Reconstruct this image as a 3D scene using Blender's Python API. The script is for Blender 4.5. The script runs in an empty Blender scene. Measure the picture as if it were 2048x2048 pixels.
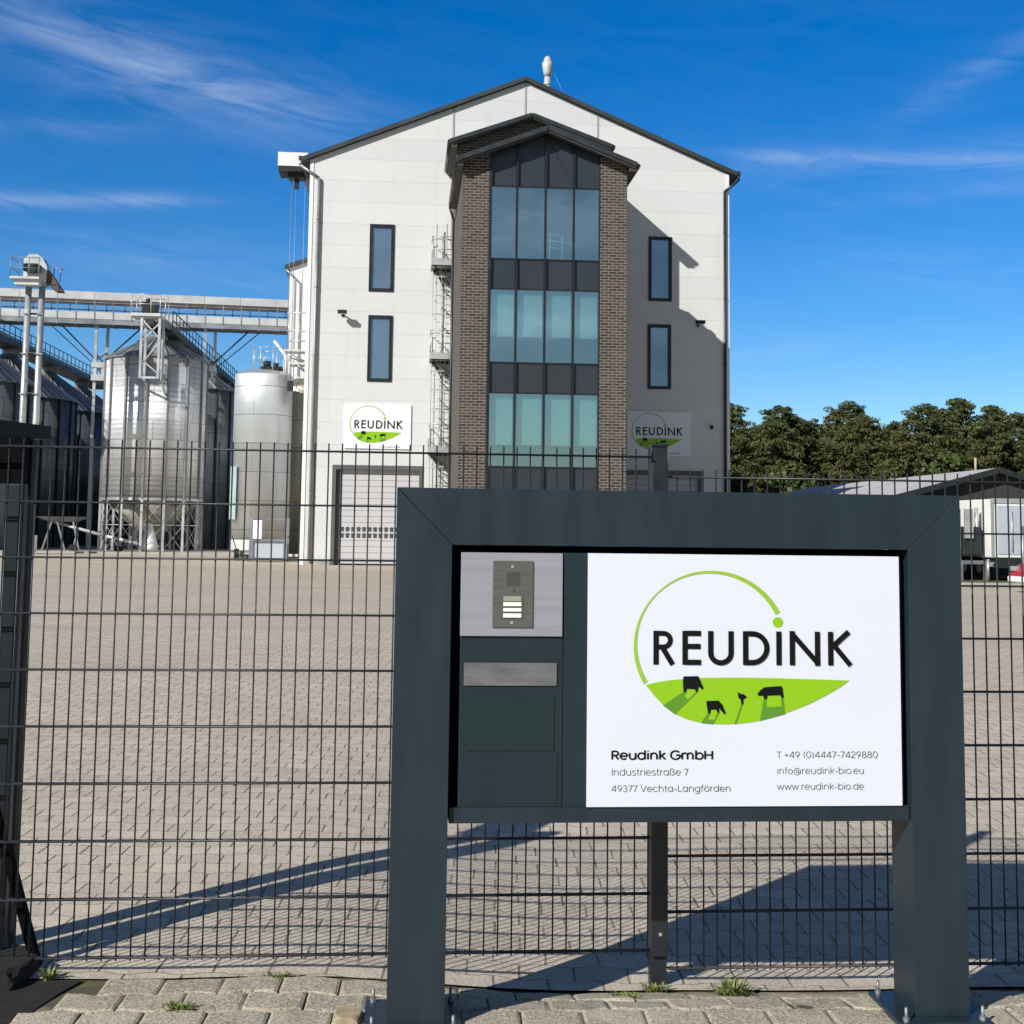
import bpy, bmesh, math, random
from mathutils import Vector, Matrix
R = math.radians
PI = math.pi
rnd = random.Random(7)
S = bpy.context.scene
COL = S.collection

# ------------------------------------------------------------------ camera
cam_d = bpy.data.cameras.new('camera')
cam = bpy.data.objects.new('camera', cam_d); COL.objects.link(cam); S.camera = cam
cam_d.sensor_width = 36; cam_d.sensor_fit = 'HORIZONTAL'
cam_d.lens = 36 * 2600 / 2048
cam_d.shift_y = -(1024 - 813) / 2048
cam_d.clip_start = 0.05; cam_d.clip_end = 5000
YAW = math.atan(.0815); PT = math.atan(.0954); RO = .0125
fw = Vector((math.sin(YAW)*math.cos(PT), math.cos(YAW)*math.cos(PT), math.sin(PT)))
r0 = Vector((math.cos(YAW), -math.sin(YAW), 0)); u0 = r0.cross(fw)
rr = r0*math.cos(RO) + u0*math.sin(RO); uu = u0*math.cos(RO) - r0*math.sin(RO)
M3 = Matrix((rr, uu, -fw)).transposed()
cam.matrix_world = Matrix.Translation((0, 0, 1.57)) @ M3.to_4x4()

# ------------------------------------------------------------------ light
SUN_EL = 31.2; SUN_AZ = 225.0      # azimuth of the sun from +Y clockwise: behind the camera on the left
S.view_settings.view_transform = 'Standard'; S.view_settings.look = 'None'
S.view_settings.exposure = 0.10; S.view_settings.gamma = 1.0
S.render.engine = 'CYCLES'
S.cycles.max_bounces = 6; S.cycles.transparent_max_bounces = 12
S.cycles.use_denoising = True
W = bpy.data.worlds.new('World'); S.world = W; W.use_nodes = True
nt = W.node_tree; nt.nodes.clear()
def N(t, ty, **k):
    n = t.nodes.new(ty)
    for a, b in k.items(): setattr(n, a, b)
    return n
def mth(t, op, a, b=None, c=None, clamp=False):
    n = N(t, 'ShaderNodeMath', operation=op); n.use_clamp = clamp
    for i, x in enumerate((a, b, c)):
        if x is None: continue
        if isinstance(x, (int, float)): n.inputs[i].default_value = x
        else: t.links.new(x, n.inputs[i])
    return n.outputs[0]
out = N(nt, 'ShaderNodeOutputWorld'); bg = N(nt, 'ShaderNodeBackground')
sky = N(nt, 'ShaderNodeTexSky', sky_type='NISHITA'); sky.sun_disc = False
sky.sun_elevation = R(SUN_EL); sky.sun_rotation = R(SUN_AZ)
sky.air_density = 1.0; sky.dust_density = 0.15; sky.ozone_density = 2.6; sky.altitude = 20
SKYSTR = 0.054
bg.inputs[1].default_value = SKYSTR
hsv = N(nt, 'ShaderNodeHueSaturation'); hsv.inputs['Saturation'].default_value = 1.50; hsv.inputs['Value'].default_value = 1.0
nt.links.new(sky.outputs[0], hsv.inputs['Color'])
tc = N(nt, 'ShaderNodeTexCoord'); sep = N(nt, 'ShaderNodeSeparateXYZ'); nt.links.new(tc.outputs['Generated'], sep.inputs[0])
# thin cirrus, laid out by azimuth and elevation on the sky itself
az = mth(nt, 'MULTIPLY', mth(nt, 'ARCTAN2', sep.outputs[0], sep.outputs[1]), 180/PI)
el = mth(nt, 'MULTIPLY', mth(nt, 'ARCSINE', sep.outputs[2]), 180/PI)
def streak(a0, e0, a1, e1, wd, amp, power=1.0):
    ca, ce = (a0+a1)/2, (e0+e1)/2; L = math.hypot(a1-a0, e1-e0)/2; dx, dy = (a1-a0)/(2*L), (e1-e0)/(2*L)
    u = mth(nt, 'SUBTRACT', az, ca); v = mth(nt, 'SUBTRACT', el, ce)
    al = mth(nt, 'DIVIDE', mth(nt, 'ADD', mth(nt, 'MULTIPLY', u, dx), mth(nt, 'MULTIPLY', v, dy)), L)
    ac = mth(nt, 'DIVIDE', mth(nt, 'SUBTRACT', mth(nt, 'MULTIPLY', v, dx), mth(nt, 'MULTIPLY', u, dy)), wd)
    q = mth(nt, 'ADD', mth(nt, 'POWER', mth(nt, 'ABSOLUTE', al), 3.0), mth(nt, 'POWER', mth(nt, 'ABSOLUTE', ac), 1.6))
    return mth(nt, 'MULTIPLY', mth(nt, 'EXPONENT', mth(nt, 'MULTIPLY', q, -1.0)), amp)
ms = None
for st in ((-19.5, 20.6, -2.5, 17.4, 1.25, 1.0), (-20, 13.0, -9.3, 13.9, .30, 1.1), (13.5, 16.3, 31, 15.1, .32, .75), (13.5, 15.8, 31, 15.6, .9, .3),
           (21.6, 17.5, 29, 21.0, .55, .42), (14.0, 7.8, 19.0, 8.1, .25, .5), (-19, 16.2, -11.0, 16.7, .5, .3),
           (18, 14.0, 30, 14.4, .45, .30), (-18, 11.5, -4, 10.6, 1.2, .28), (17, 11.5, 29, 10.5, .8, .22), (-12, 7.2, -9, 7.6, .25, .5),
           (-90, 30, -40, 22, 5, .8), (40, 25, 120, 18, 5, .8), (158, 15, 186, 12.5, 1.6, .9), (160, 8.5, 190, 9.5, .8, .8), (-175, 30, -100, 40, 8, .6)):  # unseen bands; the two low ones behind the camera added for window reflections
    m = streak(*st); ms = m if ms is None else mth(nt, 'ADD', ms, m)
cmb = N(nt, 'ShaderNodeCombineXYZ')
nt.links.new(mth(nt, 'MULTIPLY', az, .16), cmb.inputs[0])
nt.links.new(mth(nt, 'ADD', mth(nt, 'MULTIPLY', el, .85), mth(nt, 'MULTIPLY', az, .10)), cmb.inputs[1])
nz = N(nt, 'ShaderNodeTexNoise'); nz.inputs['Scale'].default_value = 1.0; nz.inputs['Detail'].default_value = 9; nz.inputs['Roughness'].default_value = .62; nz.inputs['Distortion'].default_value = .9
nt.links.new(cmb.outputs[0], nz.inputs['Vector'])
nzr = N(nt, 'ShaderNodeMapRange'); nzr.inputs[1].default_value = .36; nzr.inputs[2].default_value = .72; nt.links.new(nz.outputs[0], nzr.inputs[0])
cl = mth(nt, 'ADD', mth(nt, 'MULTIPLY', ms, mth(nt, 'ADD', nzr.outputs[0], .12)), mth(nt, 'MULTIPLY', nzr.outputs[0], .045))
clf = mth(nt, 'MULTIPLY', cl, .36, clamp=True)
mx = N(nt, 'ShaderNodeMix', data_type='RGBA'); nt.links.new(clf, mx.inputs['Factor'])
tin = N(nt, 'ShaderNodeMix', data_type='RGBA', blend_type='MULTIPLY'); tin.inputs['Factor'].default_value = 1; tin.inputs['B'].default_value = (1.44, 1.70, 2.12, 1)
nt.links.new(hsv.outputs[0], tin.inputs['A'])
# sky ahead of the camera boosted in blue and brightness; rest plainer for weaker fill
fr_ = N(nt, 'ShaderNodeMapRange', interpolation_type='SMOOTHSTEP'); fr_.inputs[1].default_value = .05; fr_.inputs[2].default_value = .75; nt.links.new(sep.outputs[1], fr_.inputs[0])
hs2 = N(nt, 'ShaderNodeHueSaturation'); hs2.inputs['Saturation'].default_value = .98; nt.links.new(sky.outputs[0], hs2.inputs['Color'])
fm_ = N(nt, 'ShaderNodeMix', data_type='RGBA'); nt.links.new(fr_.outputs[0], fm_.inputs['Factor']); nt.links.new(hs2.outputs[0], fm_.inputs['A']); nt.links.new(tin.outputs['Result'], fm_.inputs['B'])
nt.links.new(fm_.outputs['Result'], mx.inputs['A']); mx.inputs['B'].default_value = (12.8, 14.2, 16.6, 1)
nt.links.new(mx.outputs['Result'], bg.inputs[0]); nt.links.new(bg.outputs[0], out.inputs[0])

sd = bpy.data.lights.new('sun', 'SUN'); sd.energy = 5.0; sd.angle = R(.55); sd.color = (1, .96, .91)
so = bpy.data.objects.new('sun', sd); COL.objects.link(so)
d = Vector((1, 1, -math.tan(R(SUN_EL))*math.sqrt(2))).normalized()
so.rotation_euler = d.to_track_quat('-Z', 'Y').to_euler()

# ------------------------------------------------------------------ helpers
def tag(o, label=None, cat=None, group=None, kind=None):
    if label: o['label'] = label
    if cat: o['category'] = cat
    if group: o['group'] = group
    if kind: o['kind'] = kind
    return o
def thing(name, label, cat, loc=(0, 0, 0), rz=0, group=None):
    o = bpy.data.objects.new(name, None); COL.objects.link(o); o.location = loc; o.rotation_euler.z = rz
    o.empty_display_size = .2
    return tag(o, label, cat, group)
def origin_of(p):
    v = Vector((0, 0, 0))
    while p is not None:
        v += Vector(p.location); p = p.parent
    return v
def kids(o): return [c for c in bpy.data.objects if c.parent == o]
def copy_tree(o, parent=None):
    c = o.copy(); COL.objects.link(c); c.parent = parent
    for ch in kids(o): copy_tree(ch, c)
    return c
class MB:
    def __init__(s): s.v = []; s.f = []; s.s = []
    def add(s, vs, fs, smooth=False):
        b = len(s.v); s.v += [tuple(v) for v in vs]
        for f in fs: s.f.append(tuple(i+b for i in f)); s.s.append(smooth)
        return s
    def box(s, x0, x1, y0, y1, z0, z1):
        return s.add([(x0,y0,z0),(x1,y0,z0),(x1,y1,z0),(x0,y1,z0),(x0,y0,z1),(x1,y0,z1),(x1,y1,z1),(x0,y1,z1)],
                     [(3,2,1,0),(4,5,6,7),(0,1,5,4),(1,2,6,5),(2,3,7,6),(3,0,4,7)])
    def beam(s, p0, p1, w, h, up=(0, 0, 1)):
        p0 = Vector(p0); p1 = Vector(p1); a = (p1-p0).normalized(); u = Vector(up)
        if abs(a.dot(u)) > .98: u = Vector((0, 1, 0))
        x = a.cross(u).normalized()*w/2; y = x.cross(a).normalized()*h/2
        vs = [p0-x-y, p0+x-y, p0+x+y, p0-x+y, p1-x-y, p1+x-y, p1+x+y, p1-x+y]
        return s.add(vs, [(3,2,1,0),(4,5,6,7),(0,1,5,4),(1,2,6,5),(2,3,7,6),(3,0,4,7)])
    def cyl(s, p0, p1, r0, r1=None, n=10, cap=True, smooth=True):
        r1 = r0 if r1 is None else r1
        p0 = Vector(p0); p1 = Vector(p1); a = (p1-p0).normalized()
        u = Vector((0, 0, 1)) if abs(a.z) < .9 else Vector((1, 0, 0))
        x = a.cross(u).normalized(); y = a.cross(x).normalized()
        vs = []; 
        for p, r in ((p0, r0), (p1, r1)):
            for i in range(n):
                t = 2*PI*i/n; vs.append(p + x*math.cos(t)*r + y*math.sin(t)*r)
        s.add(vs, [(i, (i+1) % n, n+(i+1) % n, n+i) for i in range(n)], smooth)
        if cap:
            b = len(s.v)-2*n
            s.f.append(tuple(b+i for i in range(n))[::-1]); s.s.append(False)
            s.f.append(tuple(b+n+i for i in range(n))); s.s.append(False)
        return s
    def path(s, pts, r, n=8):
        for a, b in zip(pts, pts[1:]): s.cyl(a, b, r, n=n)
        return s
    def lathe(s, cx, cy, prof, n=32, smooth=True, caps=True):
        vs = []
        for r, z in prof:
            for i in range(n):
                t = 2*PI*i/n; vs.append((cx+r*math.cos(t), cy+r*math.sin(t), z))
        fs = []
        for k in range(len(prof)-1):
            for i in range(n):
                j = (i+1) % n; fs.append((k*n+i, k*n+j, (k+1)*n+j, (k+1)*n+i))
        s.add(vs, fs, smooth)
        if caps:
            b = len(s.v)-len(prof)*n
            s.f.append(tuple(b+i for i in range(n))[::-1]); s.s.append(False)
            m = (len(prof)-1)*n
            s.f.append(tuple(b+m+i for i in range(n))); s.s.append(False)
        return s
    def prism(s, pts, y0, y1):       # polygon in x,z extruded along y
        n = len(pts)
        vs = [(x, y0, z) for x, z in pts] + [(x, y1, z) for x, z in pts]
        return s.add(vs, [tuple(range(n))[::-1], tuple(range(n, 2*n))] + [(i, (i+1) % n, n+(i+1) % n, n+i) for i in range(n)])
    def flat(s, pts, y):
        return s.add([(x, y, z) for x, z in pts], [tuple(range(len(pts)))])
    def tf(s, M):
        s.v = [tuple(M @ Vector(v)) for v in s.v]; return s
    def build(s, name, mat, parent=None, bevel=0, recalc=True, local=False):
        me = bpy.data.meshes.new(name)
        o0 = Vector((0, 0, 0)) if (parent is None or local) else origin_of(parent)
        me.from_pydata([(v[0]-o0.x, v[1]-o0.y, v[2]-o0.z) for v in s.v], [], s.f)
        me.polygons.foreach_set('use_smooth', s.s)
        if recalc:
            b = bmesh.new(); b.from_mesh(me); bmesh.ops.recalc_face_normals(b, faces=b.faces); b.to_mesh(me); b.free()
        me.materials.append(mat); me.update()
        o = bpy.data.objects.new(name, me); COL.objects.link(o); o.parent = parent
        if bevel:
            m = o.modifiers.new('bevel', 'BEVEL'); m.width = bevel; m.segments = 2; m.limit_method = 'ANGLE'
        return o

# ------------------------------------------------------------------ materials
def new_mat(name):
    m = bpy.data.materials.new(name); m.use_nodes = True; t = m.node_tree
    return m, t, t.nodes['Principled BSDF']
def setc(p, k, v):
    if k in p.inputs: p.inputs[k].default_value = v
def rgba(c): return (c[0], c[1], c[2], 1)
def noise(t, scale, detail=4, coord='Object', rough=.55, vec=None, stretch=None):
    n = N(t, 'ShaderNodeTexNoise'); n.inputs['Scale'].default_value = scale; n.inputs['Detail'].default_value = detail; n.inputs['Roughness'].default_value = rough
    if vec is None:
        c = N(t, 'ShaderNodeTexCoord'); vec = c.outputs[coord]
    if stretch:
        mp = N(t, 'ShaderNodeMapping'); mp.inputs['Scale'].default_value = stretch; t.links.new(vec, mp.inputs['Vector']); vec = mp.outputs[0]
    t.links.new(vec, n.inputs['Vector']); return n.outputs[0]
def rng(t, s, a, b, c, d):
    n = N(t, 'ShaderNodeMapRange'); n.inputs[1].default_value = a; n.inputs[2].default_value = b; n.inputs[3].default_value = c; n.inputs[4].default_value = d
    t.links.new(s, n.inputs[0]); return n.outputs[0]
def mixc(t, f, a, b, mode='MIX'):
    n = N(t, 'ShaderNodeMix', data_type='RGBA', blend_type=mode)
    for k, x in (('Factor', f), ('A', a), ('B', b)):
        s = n.inputs[k]
        if isinstance(x, (int, float)): s.default_value = x
        elif isinstance(x, tuple): s.default_value = rgba(x)
        else: t.links.new(x, s)
    return n.outputs['Result']
def bump(t, p, h, strength=.3, dist=.01):
    b = N(t, 'ShaderNodeBump'); b.inputs['Strength'].default_value = strength; b.inputs['Distance'].default_value = dist
    t.links.new(h, b.inputs['Height']); t.links.new(b.outputs[0], p.inputs['Normal'])
def simple(name, c, rough=.5, metal=0, var=.12, scale=3, rv=.1, bm=0, spec=.5, stretch=None):
    m, t, p = new_mat(name)
    n = noise(t, scale, 5, stretch=stretch)
    lo = tuple(x*(1-var) for x in c); hi = tuple(min(1, x*(1+var)) for x in c)
    t.links.new(mixc(t, rng(t, n, .3, .7, 0, 1), lo, hi), p.inputs['Base Color'])
    t.links.new(rng(t, n, .3, .7, max(0, rough-rv), min(1, rough+rv)), p.inputs['Roughness'])
    setc(p, 'Metallic', metal); setc(p, 'Specular IOR Level', spec)
    if bm: bump(t, p, noise(t, scale*12, 3), bm, .002)
    return m
ANTH = simple('anthracite_powder_coat', (.0150, .027, .037), .40, 0, .16, 3.5, .07, .08, .45, (3, 3, .5))
ANTH_IN = simple('anthracite_panel', (.012, .024, .031), .38, 0, .06, 4, .05, .03, .45)
BLACK = simple('black_recess', (.004, .004, .005), .8, 0, .1, 3, .1, 0, .05)
FENCEM = simple('fence_green_grey_coat', (.016, .020, .024), .42, 0, .15, 20, .08, 0, .5)
BOARD = simple('white_sign_board', (.69, .72, .80), .35, 0, .012, 1.5, .03)
INK = simple('black_print', (.006, .006, .006), .6, 0, .05, 3, .1, 0, .15)
GREYINK = simple('grey_print', (.075, .07, .07), .45, 0, .05)
GREEN = simple('lime_green_print', (.255, .51, .007), .4, 0, .02, 3)
GREEN2 = simple('lime_ring_print', (.29, .50, .045), .4, 0, .03, 3)
DGREEN = simple('dark_green_print', (.10, .27, .02), .4, 0, .05)
ALU = simple('brushed_aluminium', (.36, .37, .41), .42, .35, .06, 3, .05, stretch=(1, 1, 20))
STEEL = simple('stainless_steel', (.13, .13, .12), .38, .3, .12, 6, .08, stretch=(1, 1, 25))
FLAP = simple('worn_mail_flap', (.17, .17, .17), .45, .3, .2, 9, .1, stretch=(1, 1, 5))
KEYS = simple('white_name_plate', (.85, .85, .78), .4, 0, .02)
KEYG = simple('beige_name_plate', (.32, .32, .24), .4, 0, .15, 60)
ZINC = simple('galvanised_steel', (.50, .51, .51), .42, .55, .2, 1.2, .1)
ZINCD = simple('weathered_galvanised_steel', (.26, .28, .30), .5, .5, .3, .8, .1)
ZINCB = simple('bright_sheet_cover', (.58, .59, .58), .4, .15, .10, 1, .1)
DARKM = simple('dark_painted_steel', (.022, .026, .028), .55, .1, .3, 2, .1, 0, .3)
ROOFD = simple('dark_grey_metal_roof', (.045, .055, .06), .45, .2, .15, .7, .1)
GUTTER = simple('anthracite_gutter', (.035, .042, .048), .4, .2, .15, 2)
PIPEZ = simple('zinc_downpipe', (.33, .34, .35), .45, .4, .15, 1)
FRAMEB = simple('black_window_frame', (.012, .014, .018), .4, 0, .1)
SPAN = simple('anthracite_spandrel', (.030, .038, .047), .3, 0, .06, .8, .04)
DOORG = simple('grey_door_reveal', (.10, .10, .11), .5, 0, .1)
WHITEP = simple('white_painted_metal', (.78, .79, .78), .4, 0, .05, .8)
SOFF = simple('dark_brown_soffit', (.045, .04, .038), .6, 0, .25, 4)
TRAILERW = simple('white_trailer_panel', (.80, .80, .76), .4, 0, .05, .8)
TRAILERB = simple('pale_blue_grey_panel', (.45, .50, .55), .35, .1, .1, .9)
RUBBER = simple('black_rubber', (.012, .012, .012), .8, 0, .2, 8)
SHEDW = simple('dark_brown_board_wall', (.045, .04, .042), .7, 0, .25, 2, .1, 0, .3, (8, 8, 1))
SHEDR = simple('pale_fibre_cement_roof', (.46, .44, .43), .8, 0, .12, .6)
CONC = simple('concrete', (.36, .34, .30), .85, 0, .2, 1.5, .05, .2)
SANDST = simple('sandy_broken_stone', (.38, .30, .19), .9, 0, .25, 18, .05, .5)
SOIL = simple('dark_soil', (.014, .012, .009), .95, 0, .4, 12, .03, .6)
REDP = simple('red_car_paint', (.42, .03, .05), .3, 0, .04, 1)
ORANGE = simple('amber_plastic', (.5, .12, .01), .4)
LENS = simple('lamp_glass', (.30, .32, .34), .15, 0, .1)

def facade_mat():
    m, t, p = new_mat('white_sandwich_panel_facade')
    g = N(t, 'ShaderNodeNewGeometry'); sx = N(t, 'ShaderNodeSeparateXYZ'); t.links.new(g.outputs['Position'], sx.inputs[0])
    z = mth(t, 'DIVIDE', mth(t, 'SUBTRACT', sx.outputs[2], .804), .972)
    fr = mth(t, 'FRACT', z)
    line = mth(t, 'LESS_THAN', mth(t, 'ABSOLUTE', mth(t, 'SUBTRACT', fr, .5)), .015)
    rows = N(t, 'ShaderNodeTexWhiteNoise', noise_dimensions='1D'); t.links.new(mth(t, 'FLOOR', mth(t, 'ADD', z, .5)), rows.inputs['W'])
    c = mixc(t, rows.outputs['Value'], (.62, .635, .64), (.665, .675, .675))
    n = noise(t, .35, 5); c = mixc(t, rng(t, n, .35, .7, 0, .35), c, (.59, .59, .565))
    n2 = noise(t, 1.0, 6, stretch=(2.2, 2.2, .16), rough=.7); c = mixc(t, rng(t, n2, .54, .78, 0, .5), c, (.50, .495, .45))
    c = mixc(t, mth(t, 'MULTIPLY', line, .34), c, (.33, .33, .33))
    t.links.new(c, p.inputs['Base Color']); setc(p, 'Roughness', .5)
    return m
FACADE = facade_mat()

def brick_mat():
    m, t, p = new_mat('brown_grey_clinker_brick')
    g = N(t, 'ShaderNodeNewGeometry'); sx = N(t, 'ShaderNodeSeparateXYZ'); t.links.new(g.outputs['Position'], sx.inputs[0])
    cb = N(t, 'ShaderNodeCombineXYZ'); t.links.new(mth(t, 'ADD', sx.outputs[0], sx.outputs[1]), cb.inputs[0]); t.links.new(sx.outputs[2], cb.inputs[1])
    b = N(t, 'ShaderNodeTexBrick'); b.inputs['Scale'].default_value = 1; b.inputs['Brick Width'].default_value = .30; b.inputs['Row Height'].default_value = .105
    b.inputs['Mortar Size'].default_value = .013; b.inputs['Mortar Smooth'].default_value = .1; b.inputs['Bias'].default_value = -.1
    b.inputs['Color1'].default_value = (.024, .019, .018, 1); b.inputs['Color2'].default_value = (.088, .068, .055, 1); b.inputs['Mortar'].default_value = (.235, .21, .175, 1)
    t.links.new(cb.outputs[0], b.inputs['Vector'])
    n = noise(t, 1.1, 5); c = mixc(t, rng(t, n, .3, .7, 0, .25), b.outputs['Color'], (.06, .05, .047))
    t.links.new(c, p.inputs['Base Color']); setc(p, 'Roughness', .85)
    bump(t, p, mth(t, 'SUBTRACT', 1.0, b.outputs['Fac']), .5, .01)
    return m
BRICK = brick_mat()

def glass_mat(name, tint, base=(.02, .035, .05), metal=.75, wav=.02):
    m, t, p = new_mat(name)
    n = noise(t, .5, 3)
    t.links.new(mixc(t, rng(t, n, .3, .7, 0, 1), tuple(x*.88 for x in tint), tuple(x*1.1 for x in tint)), p.inputs['Base Color'])
    setc(p, 'Metallic', metal); setc(p, 'Roughness', .03)
    bump(t, p, noise(t, .55, 2), wav, .05)
    return m
GLASS_TOP = glass_mat('blue_reflecting_glass', (.24, .38, .46))
GLASS_DK = glass_mat('dark_blue_window_glass', (.30, .42, .50))
def sheer_glass(name='curtain_wall_glass', gl=(.82, .98, 1.0), tr=(.80, .93, .93), fac=.42):
    m = bpy.data.materials.new(name); m.use_nodes = True; t = m.node_tree; t.nodes.clear()
    o = N(t, 'ShaderNodeOutputMaterial'); mix = N(t, 'ShaderNodeMixShader'); mix.inputs[0].default_value = fac
    a = N(t, 'ShaderNodeBsdfTransparent'); a.inputs[0].default_value = rgba(tr)
    b = N(t, 'ShaderNodeBsdfGlossy'); b.inputs['Color'].default_value = rgba(gl); b.inputs['Roughness'].default_value = .02
    bu = N(t, 'ShaderNodeBump'); bu.inputs['Strength'].default_value = .10; bu.inputs['Distance'].default_value = .05
    t.links.new(noise(t, .6, 2), bu.inputs['Height']); t.links.new(bu.outputs[0], b.inputs['Normal'])
    t.links.new(a.outputs[0], mix.inputs[1]); t.links.new(b.outputs[0], mix.inputs[2]); t.links.new(mix.outputs[0], o.inputs[0])
    return m
CWGLASS = sheer_glass()
BLIND = simple('pale_roller_blind', (.68, .78, .75), .8, 0, .06, 1.2, stretch=(6, 1, .3))
INTERIOR = simple('dim_interior_wall', (.10, .12, .13), .8, 0, .2, 1)
INTW = simple('interior_white_frame', (.6, .65, .62), .6, 0, .05)

def corr_mat(name, c, metal=.6, rough=.4, panel=(.9, 1.1), bs=.035):
    m, t, p = new_mat(name)
    tcn = N(t, 'ShaderNodeTexCoord'); sx = N(t, 'ShaderNodeSeparateXYZ'); t.links.new(tcn.outputs['Object'], sx.inputs[0])
    ang = mth(t, 'MULTIPLY', mth(t, 'ARCTAN2', sx.outputs[1], sx.outputs[0]), 2.8)
    cb = N(t, 'ShaderNodeCombineXYZ'); t.links.new(ang, cb.inputs[0]); t.links.new(sx.outputs[2], cb.inputs[1])
    b = N(t, 'ShaderNodeTexBrick'); b.inputs['Scale'].default_value = 1; b.inputs['Brick Width'].default_value = panel[0]*2; b.inputs['Row Height'].default_value = panel[1]
    b.inputs['Mortar Size'].default_value = .02; b.inputs['Mortar Smooth'].default_value = .2
    b.inputs['Color1'].default_value = rgba(tuple(x*.86 for x in c)); b.inputs['Color2'].default_value = rgba(tuple(min(1, x*1.1) for x in c)); b.inputs['Mortar'].default_value = rgba(tuple(x*.36 for x in c))
    t.links.new(cb.outputs[0], b.inputs['Vector'])
    n = noise(t, .7, 6, stretch=(1, 1, .25)); col = mixc(t, rng(t, n, .35, .75, 0, .5), b.outputs['Color'], tuple(x*.6 for x in c))
    t.links.new(col, p.inputs['Base Color']); setc(p, 'Metallic', metal); setc(p, 'Anisotropic', .75)
    tg = N(t, 'ShaderNodeTangent', direction_type='RADIAL', axis='Z'); t.links.new(tg.outputs[0], p.inputs['Tangent'])
    t.links.new(rng(t, n, .3, .7, rough-.08, rough+.1), p.inputs['Roughness'])
    w = mth(t, 'SINE', mth(t, 'MULTIPLY', sx.outputs[2], 2*PI/.3))
    bump(t, p, w, bs, .05)
    return m
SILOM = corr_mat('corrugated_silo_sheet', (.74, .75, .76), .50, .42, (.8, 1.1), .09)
SILOD = corr_mat('shade_toned_silo_sheet', (.20, .225, .25), .6, .42)  # dark base colour stands in for shade lying on these silos
SILOS_ = corr_mat('smooth_silo_sheet', (.56, .58, .58), .6, .40, (2.5, 1.45), .008)
SILOBR = corr_mat('bronze_tinted_silo_sheet', (.30, .29, .24), .5, .45, (2.5, 1.45), .008)

def paver_mat(name, c1, c2, joint, w=.2, h=.165, dirt=.5, moss=.2, ang=0.0, jw=.007, sand=.2, kx=.62, gr=.32):
    m, t, p = new_mat(name)
    g = N(t, 'ShaderNodeNewGeometry'); mp = N(t, 'ShaderNodeMapping'); mp.inputs['Rotation'].default_value = (0, 0, ang); t.links.new(g.outputs['Position'], mp.inputs['Vector'])
    wob = N(t, 'ShaderNodeTexNoise'); wob.inputs['Scale'].default_value = 2.3; wob.inputs['Detail'].default_value = 2; t.links.new(g.outputs['Position'], wob.inputs['Vector'])
    sx = N(t, 'ShaderNodeSeparateXYZ'); t.links.new(mp.outputs[0], sx.inputs[0])
    wb = mth(t, 'MULTIPLY', mth(t, 'SUBTRACT', wob.outputs[0], .5), .028)
    x = mth(t, 'ADD', sx.outputs[0], wb)
    tri = mth(t, 'SUBTRACT', mth(t, 'PINGPONG', mth(t, 'DIVIDE', x, w/2), 1.0), .5)       # -.5 .. .5
    tz = mth(t, 'MINIMUM', mth(t, 'MAXIMUM', mth(t, 'MULTIPLY', tri, 2.6), -.5), .5)
    y = mth(t, 'ADD', mth(t, 'ADD', sx.outputs[1], wb), mth(t, 'MULTIPLY', tz, .020))
    KX = kx
    cb = N(t, 'ShaderNodeCombineXYZ'); t.links.new(mth(t, 'MULTIPLY', x, KX), cb.inputs[0]); t.links.new(y, cb.inputs[1])
    b = N(t, 'ShaderNodeTexBrick'); b.inputs['Scale'].default_value = 1; b.inputs['Brick Width'].default_value = w*KX; b.inputs['Row Height'].default_value = h
    b.inputs['Mortar Size'].default_value = jw; b.inputs['Mortar Smooth'].default_value = .25; b.inputs['Bias'].default_value = 0
    b.inputs['Color1'].default_value = rgba(c1); b.inputs['Color2'].default_value = rgba(c2); b.inputs['Mortar'].default_value = rgba(joint)
    t.links.new(cb.outputs[0], b.inputs['Vector'])
    col = b.outputs['Color']
    n1 = noise(t, .16, 6, vec=g.outputs['Position'], rough=.6); col = mixc(t, rng(t, n1, .35, .7, 0, .55), col, tuple(x*.74 for x in c1))
    n2 = noise(t, 5, 8, vec=g.outputs['Position'], rough=.75); col = mixc(t, rng(t, n2, .42, .75, 0, dirt), col, tuple(x*.45 for x in c1))
    n3 = noise(t, 90, 3, vec=g.outputs['Position']); col = mixc(t, rng(t, n3, .38, .66, 0, gr), col, tuple(min(1, x*1.45) for x in c2))
    n4 = noise(t, 160, 2, vec=g.outputs['Position']); col = mixc(t, rng(t, n4, .54, .68, 0, gr+.2), col, tuple(x*.35 for x in c1))
    n6 = noise(t, 3.1, 7, vec=g.outputs['Position'], rough=.7); col = mixc(t, rng(t, n6, .48, .66, 0, sand), col, (.60, .535, .40))
    n7 = noise(t, .45, 4, vec=g.outputs['Position'], stretch=(.25, 1, 1)); col = mixc(t, rng(t, n7, .5, .7, 0, .25), col, tuple(x*.6 for x in c1))
    n5 = noise(t, 1.7, 6, vec=g.outputs['Position'], rough=.7)
    jm = mth(t, 'MULTIPLY', b.outputs['Fac'], rng(t, n5, .5, .62, 0, 1))
    col = mixc(t, mth(t, 'MULTIPLY', jm, .8), col, (.10, .105, .04))
    col = mixc(t, mth(t, 'MULTIPLY', rng(t, n5, .6, .75, 0, 1), moss), col, (.14, .13, .06))
    t.links.new(col, p.inputs['Base Color']); setc(p, 'Roughness', .88); setc(p, 'Specular IOR Level', .25)
    h_ = mth(t, 'ADD', mth(t, 'MULTIPLY', mth(t, 'SUBTRACT', 1.0, b.outputs['Fac']), 1.0), mth(t, 'ADD', mth(t, 'MULTIPLY', n3, .18), mth(t, 'ADD', mth(t, 'MULTIPLY', n2, .5), mth(t, 'MULTIPLY', b.outputs['Color'], 2.2))))
    bump(t, p, h_, .9, .012)
    return m
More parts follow.
